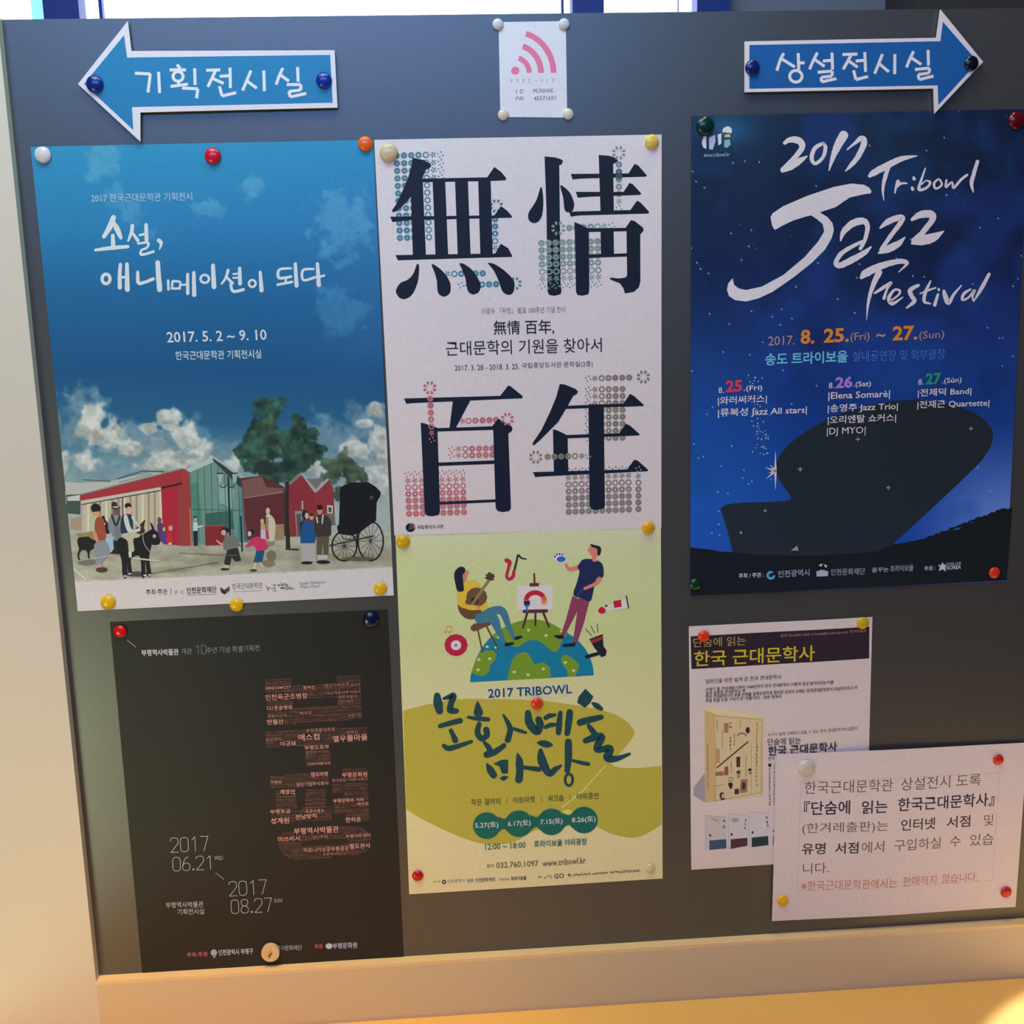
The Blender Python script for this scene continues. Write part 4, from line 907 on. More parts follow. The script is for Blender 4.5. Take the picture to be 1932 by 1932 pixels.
# ================================================================== poster D: jazz festival
def paint_night(x, y):
    img = ramp(y, [(206, (26, 44, 80)), (350, (22, 36, 72)), (500, (20, 34, 80)), (650, (20, 40, 100)), (800, (18, 50, 128)), (950, (22, 62, 142)), (1060, (24, 54, 136))])
    img = img * np.array([.92, .92, .82])
    left = ss(1560, 1320, x)
    img = over(img, (26, 84, 150), left * ss(500, 760, y) * .3)
    rt = ss(1680, 1900, x)
    img = over(img, (16, 22, 52), rt * (1 - ss(500, 700, y)) * .6)
    img = over(img, (112, 124, 176), ss(1690, 1905, x) * ss(760, 1010, y) * .7)
    img = over(img, (30, 60, 140), ss(.45, .75, noise(x, y, 130, 3)) * .4)
    img = over(img, (20, 60, 110), ss(.55, .8, noise(x + 900, y, 80, 3)) * .45)
    dx = x - (1350 + (y - 250) * .0)
    img = over(img, (40, 110, 160), np.exp(-((x - 1370) / 50) ** 2 - ((y - 245) / 30) ** 2) * .5)
    st = _rng.rand(len(x)); dens = .0006 + .0016 * ss(1600, 1320, x)
    img[st < dens] = (110, 160, 190)
    img[st < .00016] = (150, 165, 180)
    return img


D = Sheet('jazz_festival_poster', 'dark blue night-sky music poster with white brush lettering, on the right', 'poster',
          [(1304, 220), (1942, 206), (1897.5, 1095.8), (1301.6, 1123)], 0, ((220, (180, 176, 190)), (1120, (160, 142, 128))), paint=paint_night, nx=12, nz=400, amp=.0028, waves=(2.2, .9, 3.4), ink=('ink_gloss', .3, .5))
D1 = Crop(1290, 200, 3.009); D2 = Crop(1290, 590, 3.009); D3 = Crop(1290, 800, 3.009)
bowl = D2(smooth_pts([(518, 905), (525, 840), (570, 770), (650, 700), (750, 640), (870, 580), (1000, 540), (1150, 507), (1300, 495), (1450, 507), (1580, 540), (1680, 590), (1740, 650), (1753, 710), (1735, 770)], 4))
bowl += D3(smooth_pts([(1690, 205), (1600, 295), (1500, 390), (1350, 530), (1183, 680)], 4) + [(1100, 760), (700, 800), (275, 760), (275, 725), (240, 580), (207, 478)] + smooth_pts([(230, 458), (330, 445), (480, 440), (590, 430), (605, 415)], 3) + smooth_pts([(570, 360), (535, 310), (518, 260)], 3))
D.art('printed_bowl_building', [poly(bowl, (27, 32, 36)), ])
D.art('printed_hillside', [poly(D3([(35, 697), (80, 705), (130, 708), (160, 712), (200, 722), (275, 725), (400, 740), (800, 745), (1100, 720), (1183, 680), (1250, 672), (1320, 658), (1400, 640), (1480, 620), (1500, 606), (1560, 596), (1600, 570), (1640, 560), (1660, 540), (1720, 520), (1760, 500), (1800, 495), (1862, 472), (1830, 888), (36, 972)]), (17, 20, 22))]
      + [disc(*D3([(1380 + i * 12 + random.uniform(-5, 5), 648 - i * 4.5)])[0], random.uniform(2, 5), random.uniform(1.5, 4.5), (17, 20, 22), 7) for i in range(38)])
SP = []
for cx, cy, r in ((657, 255, 5), (1157, 360, 4), (985, 85, 4), (458, 490, 3), (322, 615, 3), (197, 568, 2), (1627, 25, 4)):
    SP += [line(*D3([(cx - 3 * r, cy)])[0], *D3([(cx + 3 * r, cy)])[0], 1.0, (150, 150, 130)), line(*D3([(cx, cy - 3 * r)])[0], *D3([(cx, cy + 3 * r)])[0], 1.0, (150, 150, 130)), disc(*D3([(cx, cy)])[0], r / 3, r / 3, (190, 186, 150), 8)]
for a, l in ((90, 105), (-90, 112), (200, 62), (140, 70), (165, 40), (230, 46)):
    t = math.radians(a); SP.append(ribbon(D3.w([(516, 265, 14), (516 + l * math.cos(t), 265 + l * math.sin(t), 1)]), (196, 196, 206)))
for _ in range(60):
    t = random.random(); cx = 385 + 70 * t + random.gauss(0, 26); cy = 345 + 460 * t
    SP.append(disc(*D2([(cx, cy)])[0], random.uniform(.5, 1.7), random.uniform(.5, 1.7), (150, 176, 216), 6))
for _ in range(90):
    cx = random.uniform(60, 1850); cy = random.uniform(30, 1200)
    SP.append(disc(*D1([(cx, cy)])[0], random.uniform(.3, .8), random.uniform(.3, .8), (110, 150, 186), 5))
SP.append(poly(D3([(604, 715), (640, 688), (648, 716)]), (110, 112, 116)))
D.art('printed_stars', SP)
W = (206, 202, 222)
T = [poly(D1([(488, 632), (500, 610), (560, 570), (700, 510), (850, 460), (950, 441), (1020, 448), (1050, 465), (1062, 485), (1058, 497), (1030, 500), (940, 520), (860, 575), (770, 604), (812, 630), (842, 665), (850, 705), (838, 750), (800, 815), (730, 885), (620, 972), (500, 1055), (420, 1092), (350, 1110), (290, 1102), (255, 1080), (243, 1045), (250, 1008), (275, 978), (283, 1015), (310, 1036), (350, 1045), (440, 1025), (560, 960), (680, 860), (760, 770), (795, 712), (785, 670), (755, 645), (720, 622), (692, 628), (620, 650), (560, 678), (512, 705), (497, 680)]), W)]
T += [ribbon(D1.w(p), W, rag=.07) for p in (
    [(568, 212, 20), (600, 194, 32), (650, 200, 40), (668, 235, 34), (630, 290, 28), (585, 335, 26), (558, 365, 30)], [(556, 368, 24), (600, 345, 42), (650, 315, 36), (694, 288, 10)],
    [(790, 213, 18), (742, 240, 24), (722, 295, 24), (742, 328, 20), (785, 295, 20), (802, 240, 22), (790, 213, 16)], [(905, 168, 54), (868, 235, 42), (842, 300, 26), (822, 368, 6)],
    [(926, 248, 8), (965, 215, 16), (1008, 185, 34), (1020, 215, 34), (985, 290, 30), (945, 340, 22), (916, 370, 6)],
    [(1052, 398, 20), (1075, 380, 36), (1150, 340, 38), (1230, 302, 30), (1320, 284, 6)], [(1158, 345, 24), (1135, 420, 22), (1126, 480, 14), (1132, 538, 3)],
    [(1212, 430, 22), (1200, 465, 14), (1194, 495, 8)], [(1200, 468, 8), (1228, 442, 14), (1262, 440, 8)], [(1302, 408, 16), (1304, 416, 18)], [(1292, 466, 16), (1296, 474, 18)],
    [(1368, 355, 8), (1345, 420, 14), (1332, 475, 18), (1375, 465, 14), (1396, 435, 14), (1372, 425, 8), (1348, 445, 8)], [(1442, 415, 10), (1418, 440, 14), (1428, 470, 12), (1462, 448, 12), (1450, 418, 10)],
    [(1488, 422, 12), (1486, 460, 14), (1520, 432, 10), (1528, 466, 14), (1570, 420, 16), (1605, 392, 14)], [(1664, 316, 20), (1645, 380, 22), (1630, 440, 22), (1641, 490, 6)],
    [(888, 765, 8), (905, 715, 30), (960, 665, 40), (1020, 655, 36), (1040, 690, 26), (1025, 760, 22), (1000, 810, 20)], [(1060, 800, 8), (1020, 835, 30), (950, 875, 36), (885, 905, 34), (862, 890, 26), (890, 840, 26), (950, 800, 22), (1010, 770, 18)],
    [(1112, 692, 12), (1160, 655, 34), (1232, 632, 30), (1225, 665, 28), (1165, 745, 24), (1118, 815, 24)], [(1102, 835, 10), (1150, 815, 40), (1210, 785, 36), (1252, 745, 6)],
    [(1292, 645, 18), (1340, 618, 40), (1400, 615, 42), (1408, 645, 34), (1355, 715, 30), (1302, 765, 30)], [(1292, 780, 14), (1340, 765, 52), (1410, 748, 50), (1472, 712, 8)],
    [(1005, 975, 18), (1030, 950, 44), (1110, 910, 40), (1200, 885, 30), (1250, 884, 26), (1262, 898, 16), (1215, 943, 5)], [(1105, 945, 36), (1070, 1020, 26), (1045, 1110, 16), (1034, 1218, 2)], [(1080, 1062, 12), (1130, 1030, 20), (1175, 1002, 14), (1150, 1040, 12), (1132, 1092, 18)],
    [(1165, 1110, 10), (1215, 1072, 12), (1222, 1048, 14), (1190, 1045, 14), (1160, 1090, 22), (1180, 1122, 20), (1240, 1085, 6)], [(1328, 1018, 18), (1282, 1045, 26), (1290, 1080, 24), (1305, 1108, 24), (1262, 1146, 10)],
    [(1398, 995, 10), (1368, 1060, 20), (1362, 1110, 18), (1398, 1122, 8)], [(1338, 1065, 8), (1380, 1048, 12), (1428, 1032, 8)], [(1440, 1070, 14), (1422, 1130, 20)], [(1444, 1040, 14), (1446, 1046, 12)],
    [(1474, 1050, 16), (1482, 1080, 28), (1500, 1118, 24), (1530, 1070, 16), (1572, 1020, 8)], [(1625, 1040, 10), (1588, 1065, 18), (1578, 1100, 14), (1612, 1088, 12), (1648, 1044, 14), (1636, 1080, 12), (1640, 1106, 8)], [(1730, 955, 18), (1690, 1030, 22), (1642, 1110, 6)])]
D.art('printed_title', T)
D.art('printed_emblem', [poly(D1([(100, 210), (110, 175), (126, 170), (126, 246), (108, 236)]), (196, 200, 206)), poly(D1([(140, 180), (176, 165), (178, 200), (162, 250), (142, 246)]), (150, 160, 190)), poly(D1([(190, 165), (211, 155), (211, 215), (195, 225)]), (180, 186, 196)),
                         poly(D1([(215, 150), (222, 128), (240, 118), (258, 118), (270, 132), (270, 155)]), (186, 196, 216)), poly(D1([(230, 165), (258, 160), (264, 178), (230, 180)]), (206, 150, 110)), poly(D1([(228, 195), (258, 190), (264, 220), (245, 238), (228, 236)]), (110, 150, 166)), ctext(D1, 'www.tribowl.kr', 110, 292, 260, 286, 22, (140, 150, 180))], same=True)
tan = (150, 112, 96); lg = (186, 192, 212); org = (178, 110, 36)
D.art('lettering', [ctext(D2, '2017.', 475, 187, 625, 180, 52, tan), ctext(D2, '8.', 658, 180, 738, 176, 84, org, .03), ctext(D2, '25.', 792, 172, 935, 166, 82, org, .03), ctext(D2, '(Fri)', 943, 172, 1050, 166, 58, tan), ctext(D2, '~', 1088, 140, 1140, 136, 20, tan, .01), ctext(D2, '27.', 1180, 160, 1322, 155, 84, org, .03), ctext(D2, '(Sun)', 1332, 162, 1475, 154, 56, tan),
                    ctext(D2, '송도 트라이보울', 457, 300, 928, 282, 70, (84, 150, 176), .022), ctext(D2, '실내공연장 및 외부광장', 955, 277, 1480, 264, 60, (56, 92, 156), 0),
                    ctext(D2, '8.', 195, 457, 225, 455, 34, lg), ctext(D2, '25', 235, 452, 330, 447, 68, (172, 46, 70), .035), ctext(D2, '.(Fri)', 337, 452, 442, 447, 38, lg, .008), ctext(D2, '|와러써커스|', 192, 528, 467, 515, 52, lg, .01), ctext(D2, '|류복성 Jazz All stars|', 192, 598, 695, 578, 54, lg, .01),
                    ctext(D2, '8.', 820, 430, 852, 428, 33, lg), ctext(D2, '26', 858, 430, 955, 425, 66, (136, 96, 166), .035), ctext(D2, '.(Sat)', 960, 429, 1058, 424, 38, lg, .008), ctext(D2, '|Elena Somarè|', 818, 502, 1165, 489, 50, lg, .01), ctext(D2, '|송영주 Jazz Trio|', 815, 572, 1210, 557, 52, lg, .01), ctext(D2, '|오리엔탈 쇼커스|', 815, 638, 1200, 622, 52, lg, .01), ctext(D2, '|DJ MYO|', 810, 703, 1027, 695, 50, lg, 0),
                    ctext(D2, '8.', 1327, 410, 1358, 408, 33, lg), ctext(D2, '27', 1368, 410, 1458, 405, 66, (30, 118, 84), .035), ctext(D2, '.(Sun)', 1463, 409, 1573, 403, 38, lg, .008), ctext(D2, '|전제덕 Band|', 1325, 483, 1628, 470, 50, lg, .01), ctext(D2, '|전재근 Quartette|', 1322, 550, 1730, 537, 50, lg, .01),
                    ctext(D3, '주최 / 주관 :', 310, 874, 448, 866, 28, (176, 176, 176), .01), ctext(D3, '인천광역시', 530, 868, 710, 860, 40, (110, 114, 120), .015), ctext(D3, '인천문화재단', 832, 859, 1025, 852, 38, (104, 106, 108), .015), ctext(D3, '꿈꾸는', 1063, 840, 1158, 836, 26, (130, 130, 130), .01), ctext(D3, '트라이보울', 1168, 838, 1300, 833, 38, (96, 98, 100), .03),
                    ctext(D3, '후원 :', 1362, 831, 1425, 828, 26, (140, 140, 140), .01), ctext(D3, 'STAR LIVE', 1490, 802, 1570, 796, 15, (130, 130, 130), .01), ctext(D3, 'KOREA', 1490, 826, 1570, 820, 22, (150, 150, 150), .02),
                    ring(*D3([(490, 855)])[0], 6, 6, 4.5, (60, 120, 176), 18, 0, 300), poly(D3([(1465, 782), (1476, 800), (1487, 792), (1482, 812), (1484, 836), (1466, 822), (1444, 834), (1452, 812), (1440, 798), (1458, 800)]), (150, 150, 152)),
                    poly(D3([(750, 835), (782, 825), (818, 835), (816, 862), (752, 864)]), (130, 132, 130)), poly(D3([(762, 800), (784, 790), (780, 808)]), (190, 170, 150)), poly(D3([(790, 794), (812, 802), (806, 816)]), (190, 150, 140))])

# ================================================================== poster E: city history museum
E_ = Sheet('museum_poster', 'black poster with word-cloud characters and thin dates, lower left', 'poster',
           [(207.4, 1173.6), (731, 1150), (762, 1811), (269, 1841)], 0, ((1150, (186, 176, 160)), (1840, (206, 178, 140))), paper=(36, 38, 38), amp=.0006)
E1 = Crop(200, 1150, 3.389); E2 = Crop(480, 1250, 4.954); E3 = Crop(200, 1550, 3.389)
ew = (168, 164, 152)
WORDS = ['부평역사박물관', '인천육군조병창', '원적산', '백마장', '만월산', '천마산', '계양산', '부평도호부', '굴포천', '애스컴', '이규보', '삼십정리', '경인고속도로', '캠프마켓', '가현산', '부평시장', '새한자동차', '영단주택', '부평역지하도상가', '성계원', '부평문화원', '부평문화의 거리', '원통이고개', '부평아트센터']
REG = [([(100, 155), (340, 150), (345, 213), (765, 190), (765, 125), (990, 112), (1005, 525), (125, 585)], [(355, 345), (775, 325), (775, 405), (362, 425)]),
       ([(105, 640), (1045, 597), (1055, 740), (710, 748), (712, 950), (480, 965), (470, 785), (115, 797)], None), ([(145, 1055), (690, 1020), (695, 1142), (150, 1172)], None), ([(190, 1200), (385, 1190), (395, 1362), (210, 1372)], None), ([(473, 1180), (662, 1172), (658, 1352), (475, 1360)], None), ([(148, 1372), (720, 1345), (725, 1470), (155, 1505)], None),
       ([(820, 990), (1050, 980), (1075, 1480), (855, 1495), (855, 1410), (745, 1410), (740, 1270), (840, 1265), (840, 1210), (730, 1210), (725, 1090), (825, 1080)], None),
       ([(370, 1578), (800, 1530), (990, 1530), (1080, 1600), (1098, 1680), (1060, 1760), (960, 1800), (400, 1842), (290, 1815), (230, 1740), (222, 1640), (260, 1590)], [(445, 1662), (870, 1640), (875, 1690), (450, 1715)])]
BIG = [('인천육군조병창', 105, 352, 500, 335, 56, 1), ('24ASCOMCITY', 105, 250, 345, 242, 26, 1), ('원적산', 457, 250, 570, 244, 34, 1), ('121후송병원', 120, 443, 355, 436, 42, 1), ('만월산', 122, 580, 275, 572, 50, 2), ('원통이고개', 125, 517, 300, 510, 30, 0), ('백마장', 425, 492, 540, 485, 36, 0), ('국산자동차주식회사', 670, 303, 995, 286, 34, 0), ('새한자동차', 778, 338, 965, 330, 32, 0),
       ('경인고속도로', 655, 232, 890, 216, 33, 0), ('굴포천', 900, 224, 990, 218, 30, 0), ('신진자동차', 778, 380, 930, 372, 27, 0), ('부평시장', 880, 512, 1003, 502, 32, 0), ('애스컴', 413, 730, 610, 720, 62, 3), ('열우물마을', 735, 744, 1058, 722, 60, 3), ('이규보', 243, 782, 393, 774, 46, 2), ('삼십정리', 107, 737, 255, 730, 36, 0), ('부평풍물대축제', 485, 657, 750, 642, 40, 0), ('천마산', 860, 672, 970, 665, 32, 0),
       ('부평도호부', 470, 817, 700, 805, 42, 1), ('경인선', 480, 857, 575, 851, 32, 0), ('인천지하철1호선', 505, 962, 710, 950, 28, 1), ('캠프마켓', 530, 1068, 690, 1060, 44, 2), ('가현산', 150, 1137, 260, 1130, 36, 1), ('경인기업주식회사', 393, 1162, 695, 1142, 38, 1), ('계양산', 240, 1232, 383, 1224, 46, 3), ('부평문화원', 820, 1074, 1057, 1064, 46, 2), ('한국종합기계주식회사', 728, 1117, 1060, 1102, 32, 0), ('부평문화의 거리', 738, 1312, 1020, 1297, 38, 2),
       ('백마장', 962, 1337, 1070, 1330, 30, 1), ('한하운', 853, 1494, 1000, 1484, 48, 2), ('부평토굴', 150, 1414, 340, 1405, 42, 1), ('포로수용소', 480, 1407, 655, 1397, 36, 1), ('전남방직', 387, 1467, 583, 1451, 46, 3), ('성계원', 155, 1508, 328, 1500, 58, 2), ('부평역사박물관', 372, 1607, 790, 1585, 62, 2), ('미쓰비시', 225, 1674, 425, 1662, 48, 2), ('영단주택', 540, 1652, 685, 1642, 34, 0), ('철도관사', 888, 1742, 1085, 1729, 48, 3),
       ('히로나카상공부평공장', 460, 1777, 885, 1756, 46, 1), ('부평역지하도상가', 640, 1808, 890, 1794, 32, 0), ('부평아트센터', 855, 1642, 1085, 1627, 35, 1)]
shade = [(150, 96, 78), (186, 126, 104), (206, 134, 108), (226, 140, 112)]


def inside(pg, x, y):
    c = False; n = len(pg)
    for i in range(n):
        x0, y0 = pg[i]; x1, y1 = pg[i - 1]
        if (y0 > y) != (y1 > y) and x < (x1 - x0) * (y - y0) / (y1 - y0) + x0: c = not c
    return c


def blocked(x, y):
    for _, bx0, by0, bx1, by1, bh, _c in BIG:
        if bx0 - 3 < x < bx1 + 3:
            yb = by0 + (by1 - by0) * (x - bx0) / (bx1 - bx0)
            if yb - bh - 2 < y < yb + 4: return True
    return False


CL = []; SL = -.045
for pg, hole in REG:
    ymin = min(p[1] for p in pg) - 10; ymax = max(p[1] for p in pg) + 60
    y = ymin
    while y < ymax:
        hh = random.choice((13, 15, 17)); yc = y
        x = min(p[0] for p in pg)
        def ok(xx):
            yy = yc + SL * (xx - 500)
            return inside(pg, xx, yy - hh * .5) and not (hole and inside(hole, xx, yy - hh * .5)) and not blocked(xx, yy - hh * .5)
        xm = max(p[0] for p in pg)
        while x < xm:
            while x < xm and not ok(x): x += 4
            x0 = x
            while x < xm and ok(x): x += 4
            x1 = x
            # fill the run with words
            xx = x0
            while x1 - xx > 10:
                wd = random.choice(WORDS); wl = len(wd) * hh * .98
                if wl > x1 - xx:
                    m = max(1, int((x1 - xx) / (hh * .98))); wd = wd[:m]; wl = x1 - xx
                q = random.random(); c = tuple(v * (.62 + .4 * q) for v in (150, 92, 74) )
                CL.append(ctext(E2, wd, xx, yc + SL * (xx - 500), xx + wl, yc + SL * (xx + wl - 500), hh - 2, c, 0, 0))
                xx += wl + 3
        y += hh + 1.5
E_.art('small_words', CL, 'dense brown-red words that fill the characters')
E_.art('lettering', [ctext(E2, s, a, b, c, d, h, shade[k], .012) for s, a, b, c, d, h, k in BIG], 'larger salmon pink words', same=True)
DG = {'2': [[(0, .22), (.08, .05), (.5, 0), (.92, .06), (1, .25), (.9, .45), (0, 1)], [(0, 1), (1, 1)]], '0': [[(.5, 0), (.12, .06), (0, .25), (0, .75), (.12, .94), (.5, 1), (.88, .94), (1, .75), (1, .25), (.88, .06), (.5, 0)]],
      '1': [[(.2, .2), (.6, 0), (.6, 1)]], '7': [[(0, 0), (1, 0), (.4, 1)]], '6': [[(.85, .02), (.4, .12), (.08, .5), (0, .75), (.15, .95), (.5, 1), (.88, .94), (1, .72), (.85, .5), (.5, .45), (.15, .53), (.03, .68)]],
      '8': [[(.5, 0), (.12, .08), (.06, .25), (.2, .44), (.5, .48), (.85, .56), (1, .75), (.85, .96), (.5, 1), (.15, .96), (0, .75), (.15, .56), (.5, .48), (.8, .44), (.94, .25), (.88, .08), (.5, 0)]]}


def digits(k, s, x0, y0, x1, y1, h, wd, col):
    out = []; n = sum(.42 if c == '.' else 1 for c in s); pitch = 1 / n; t = 0
    for c in s:
        if c == '.':
            u = (t + .16 * pitch)
            out.append(disc(*k([(x0 + (x1 - x0) * u, y0 + (y1 - y0) * u - 5)])[0], 1.8, 1.8, col, 8)); t += .42 * pitch; continue
        for st in DG[c]:
            pts = []
            for (a, b) in st:
                u = t + pitch * (.06 + .76 * a)
                pts.append((x0 + (x1 - x0) * u - (1 - b) * h * .045, y0 + (y1 - y0) * u - h * (1 - b), wd))
            out += [ribbon(k.w(pts), col, curve=len(pts) > 4, cap=False)] if len(pts) > 4 else [ribbon(k.w([p, q]), col, False, True) for p, q in zip(pts, pts[1:])]
        t += pitch
    return out


E_.art('lettering', [line(*E1([(137, 195)])[0], *E1([(193, 240)])[0], .8, ew), ctext(E1, '부평역사박물관', 230, 297, 467, 290, 42, (176, 172, 160), .02), ctext(E1, '개관', 485, 286, 552, 283, 38, (120, 118, 108)), ctext(E1, '주년 기념 특별기획전', 645, 280, 983, 263, 40, (120, 118, 108)),
                     line(*E3([(702, 325)])[0], *E3([(755, 367)])[0], .8, ew), ctext(E3, 'WED', 695, 244, 750, 242, 25, (150, 144, 126)), ctext(E3, 'SUN', 1077, 516, 1127, 514, 25, (150, 144, 126)), ctext(E3, '부평역사박물관', 385, 552, 625, 545, 38, (170, 160, 140)), ctext(E3, '기획전시실', 460, 595, 630, 590, 38, (170, 160, 140)),
                     ctext(E3, '주최·주관', 520, 866, 652, 859, 30, (186, 90, 76), .01), ctext(E3, '인천광역시 부평구', 722, 854, 943, 844, 38, (170, 160, 150), .02), ctext(E3, '부평구문화재단', 1060, 826, 1255, 819, 34, (150, 142, 134), .01), ctext(E3, '후원', 1335, 811, 1385, 809, 30, (186, 90, 76), .01), ctext(E3, '부평문화원', 1450, 813, 1607, 806, 38, (160, 156, 154), .02),
                     disc(*E3([(691, 836)])[0], 6, 6.5, (150, 146, 140)), poly(E3([(680, 850), (704, 850), (700, 868), (686, 868)]), (130, 126, 120)), disc(*E3([(1426, 794)])[0], 6.4, 5.4, (176, 172, 170))]
       + digits(E1, '10', 572, 285, 648, 282, 58, 3, (120, 118, 108)) + digits(E3, '2017', 412, 196, 668, 182, 92, 3.4, ew) + digits(E3, '06.21', 427, 316, 700, 301, 88, 3.4, ew) + digits(E3, '2017', 787, 474, 1040, 460, 92, 3.4, ew) + digits(E3, '08.27', 800, 587, 1074, 572, 88, 3.4, ew))

# ================================================================== sheet F: book flyer
F_ = Sheet('book_flyer', 'white flyer with a dark title band and a picture of a tan book', 'flyer',
           [(1299.4, 1181.5), (1645.6, 1163.8), (1634, 1618.5), (1304, 1640.5)], 0, ((1170, (180, 160, 150)), (1640, (206, 168, 130))), paper=(236, 230, 228), amp=.0012, waves=(.8, 1.7))
F1 = Crop(1290, 1150, 5.084); F2 = Crop(1290, 1400, 7.43)
F_.art('printed_band', [poly(F1([(65, 255), (1778, 163), (1777, 468), (72, 570)]), (38, 26, 32)),
                        poly(F2([(135, 640), (220, 520), (300, 420), (300, 845), (140, 750)]), (150, 124, 112)), poly([(1329, 1338), (1349, 1347), (1349, 1512), (1330, 1514)], (188, 142, 84)), poly([(1349, 1347), (1441, 1354.6), (1440, 1501.6), (1349, 1512)], (196, 158, 106)), poly([(1329, 1338), (1336, 1334), (1430, 1346), (1441, 1354.6), (1349, 1347)], (206, 170, 118)),
                        poly(F2([(300, 1025), (600, 1040), (598, 1490), (300, 1510)]), (190, 158, 128)), poly(F2([(600, 1012), (620, 995), (890, 1020), (892, 1480), (655, 1500), (600, 1490)]), (196, 164, 136)), poly(F2([(895, 990), (905, 975), (1200, 998), (1200, 1450), (940, 1475), (893, 1450)]), (196, 166, 142))])
db = (84, 34, 28)
SB = [line(*F2([(a)])[0], *F2([b])[0], wd, c) for a, b, wd, c in (((460, 357), (900, -10), 2.6, (96, 36, 32)), ((445, 0), (440, 830), .7, (140, 90, 50)), ((945, 0), (945, 730), .5, (130, 92, 54)), ((1083, 0), (1080, 705), .5, (130, 92, 54)), ((440, 820), (1080, 705), .7, (150, 100, 60)), ((440, 610), (570, 590), .8, (150, 90, 50)))]
SB += [line(1349, 1350, 1438, 1358, .6, (140, 90, 50)), line(1437.5, 1358, 1437, 1500, .5, (130, 92, 54))]
SB += [poly(F2(p), c) for p, c in (([(735, 205), (790, 200), (788, 345), (735, 350)], db), ([(568, 345), (622, 335), (622, 455), (568, 465)], (130, 70, 44)), ([(440, 415), (560, 405), (560, 465), (440, 472)], (150, 90, 48)), ([(740, 400), (792, 395), (788, 435), (740, 440)], (60, 36, 30)), ([(742, 440), (790, 436), (788, 500), (745, 505)], (150, 116, 76)),
                                      ([(708, 655), (773, 648), (770, 725), (710, 732)], db), ([(795, 522), (892, 515), (886, 700), (782, 712)], (150, 96, 64)))]
SB += [spoly(F2([(500, 760), (505, 715), (540, 700), (562, 715), (560, 770), (578, 790), (560, 800), (505, 810), (520, 790)]), (60, 26, 22)), disc(*F2([(545, 750)])[0], 2.6, 4.2, (190, 140, 96)), disc(*F2([(655, 520)])[0], 3.2, 4, (196, 160, 120)), ring(*F2([(655, 518)])[0], 3.4, 4, 1, (60, 40, 36)), spoly(F2([(620, 580), (650, 562), (685, 580), (668, 650), (640, 640)]), (44, 32, 32)), disc(*F2([(838, 610)])[0], 3.8, 7.5, (60, 42, 36)),
       disc(*F1([(612, 1155)])[0], 4, 6, (44, 36, 42)), ring(*F1([(556, 1210)])[0], 8, 5, 2.4, (110, 80, 56), 12, 180, 360), disc(*F2([(925, 385)])[0], 3.4, 2.6, (44, 30, 30)), disc(*F2([(930, 430)])[0], 2, 1.6, (44, 30, 30)), poly(F1([(385, 1085), (428, 1090), (426, 1180), (385, 1176)]), (150, 100, 60)), poly(F1([(300, 1330), (345, 1334), (342, 1470), (300, 1470)]), (176, 124, 76))]
for p, c in (([(355, 1375), (592, 1355), (595, 1485), (358, 1508)], (58, 68, 70)), ([(655, 1358), (890, 1338), (890, 1450), (655, 1493)], (76, 38, 38)), ([(950, 1335), (1180, 1312), (1185, 1440), (950, 1470)], (28, 48, 40))): SB.append(poly(F2(p), c))
for cx, cy in ((367, 1302), (668, 1290), (962, 1262)): SB.append(disc(*F2([(cx, cy)])[0], 1.8, 2.6, (24, 20, 22)))
for p in (((300, 1022), (600, 1045)), ((300, 1022), (302, 1508)), ((610, 1000), (890, 1025)), ((628, 1020), (630, 1495)), ((900, 975), (1200, 1000)), ((915, 1000), (915, 1465))): SB.append(line(*F2([p[0]])[0], *F2([p[1]])[0], .5, (150, 120, 96)))
SB += vscribble(F2, 1025, 40, 1015, 620, 44, (110, 78, 46), 5) + vscribble(F2, 665, 270, 662, 430, 26, (70, 44, 30), 5) + vscribble(F2, 335, 20, 335, 660, 26, (130, 70, 40), 5) + vscribble(F2, 870, 180, 868, 470, 16, (120, 86, 56), 4)
SB += vscribble(F1, 445, 1060, 443, 1150, 34, (90, 60, 40), 4) + vscribble(F1, 443, 1210, 448, 1345, 26, (60, 40, 32), 4) + vscribble(F1, 700, 1070, 693, 1500, 24, (120, 86, 50), 3) + vscribble(F1, 485, 1190, 480, 1300, 18, (60, 40, 32), 4) + vscribble(F1, 318, 1050, 318, 1160, 18, (130, 86, 50), 3) + vscribble(F1, 370, 1140, 368, 1330, 12, (130, 96, 60), 3) + vscribble(F1, 540, 1055, 543, 1120, 16, (90, 60, 40), 3)
SB += vscribble(F2, 565, 1075, 560, 1210, 50, (44, 36, 34), 7) + vscribble(F2, 862, 1060, 858, 1230, 46, (44, 36, 34), 7) + vscribble(F2, 1155, 1030, 1170, 1200, 44, (44, 36, 34), 7) + vscribble(F2, 1200, 320, 1200, 890, 34, (60, 44, 40), 6) + vscribble(F2, 1262, 290, 1258, 880, 28, (110, 90, 80), 5)
SB += [line(*F2([(370, 1055)])[0], *F2([(490, 1110)])[0], 1, (140, 116, 84)), spoly(F2([(655, 1075), (710, 1062), (770, 1078), (740, 1112), (690, 1110)]), (160, 134, 100)), poly(F2([(1182, 298), (1222, 298), (1222, 335), (1182, 335)]), (24, 18, 20)), line(*F2([(1250, 1310)])[0], *F2([(1246, 1445)])[0], 1.4, (120, 84, 60)), disc(*F2([(1255, 1240)])[0], 1, 2.4, (60, 40, 40))]
F_.art('printed_books', SB)
ft = (54, 38, 36)
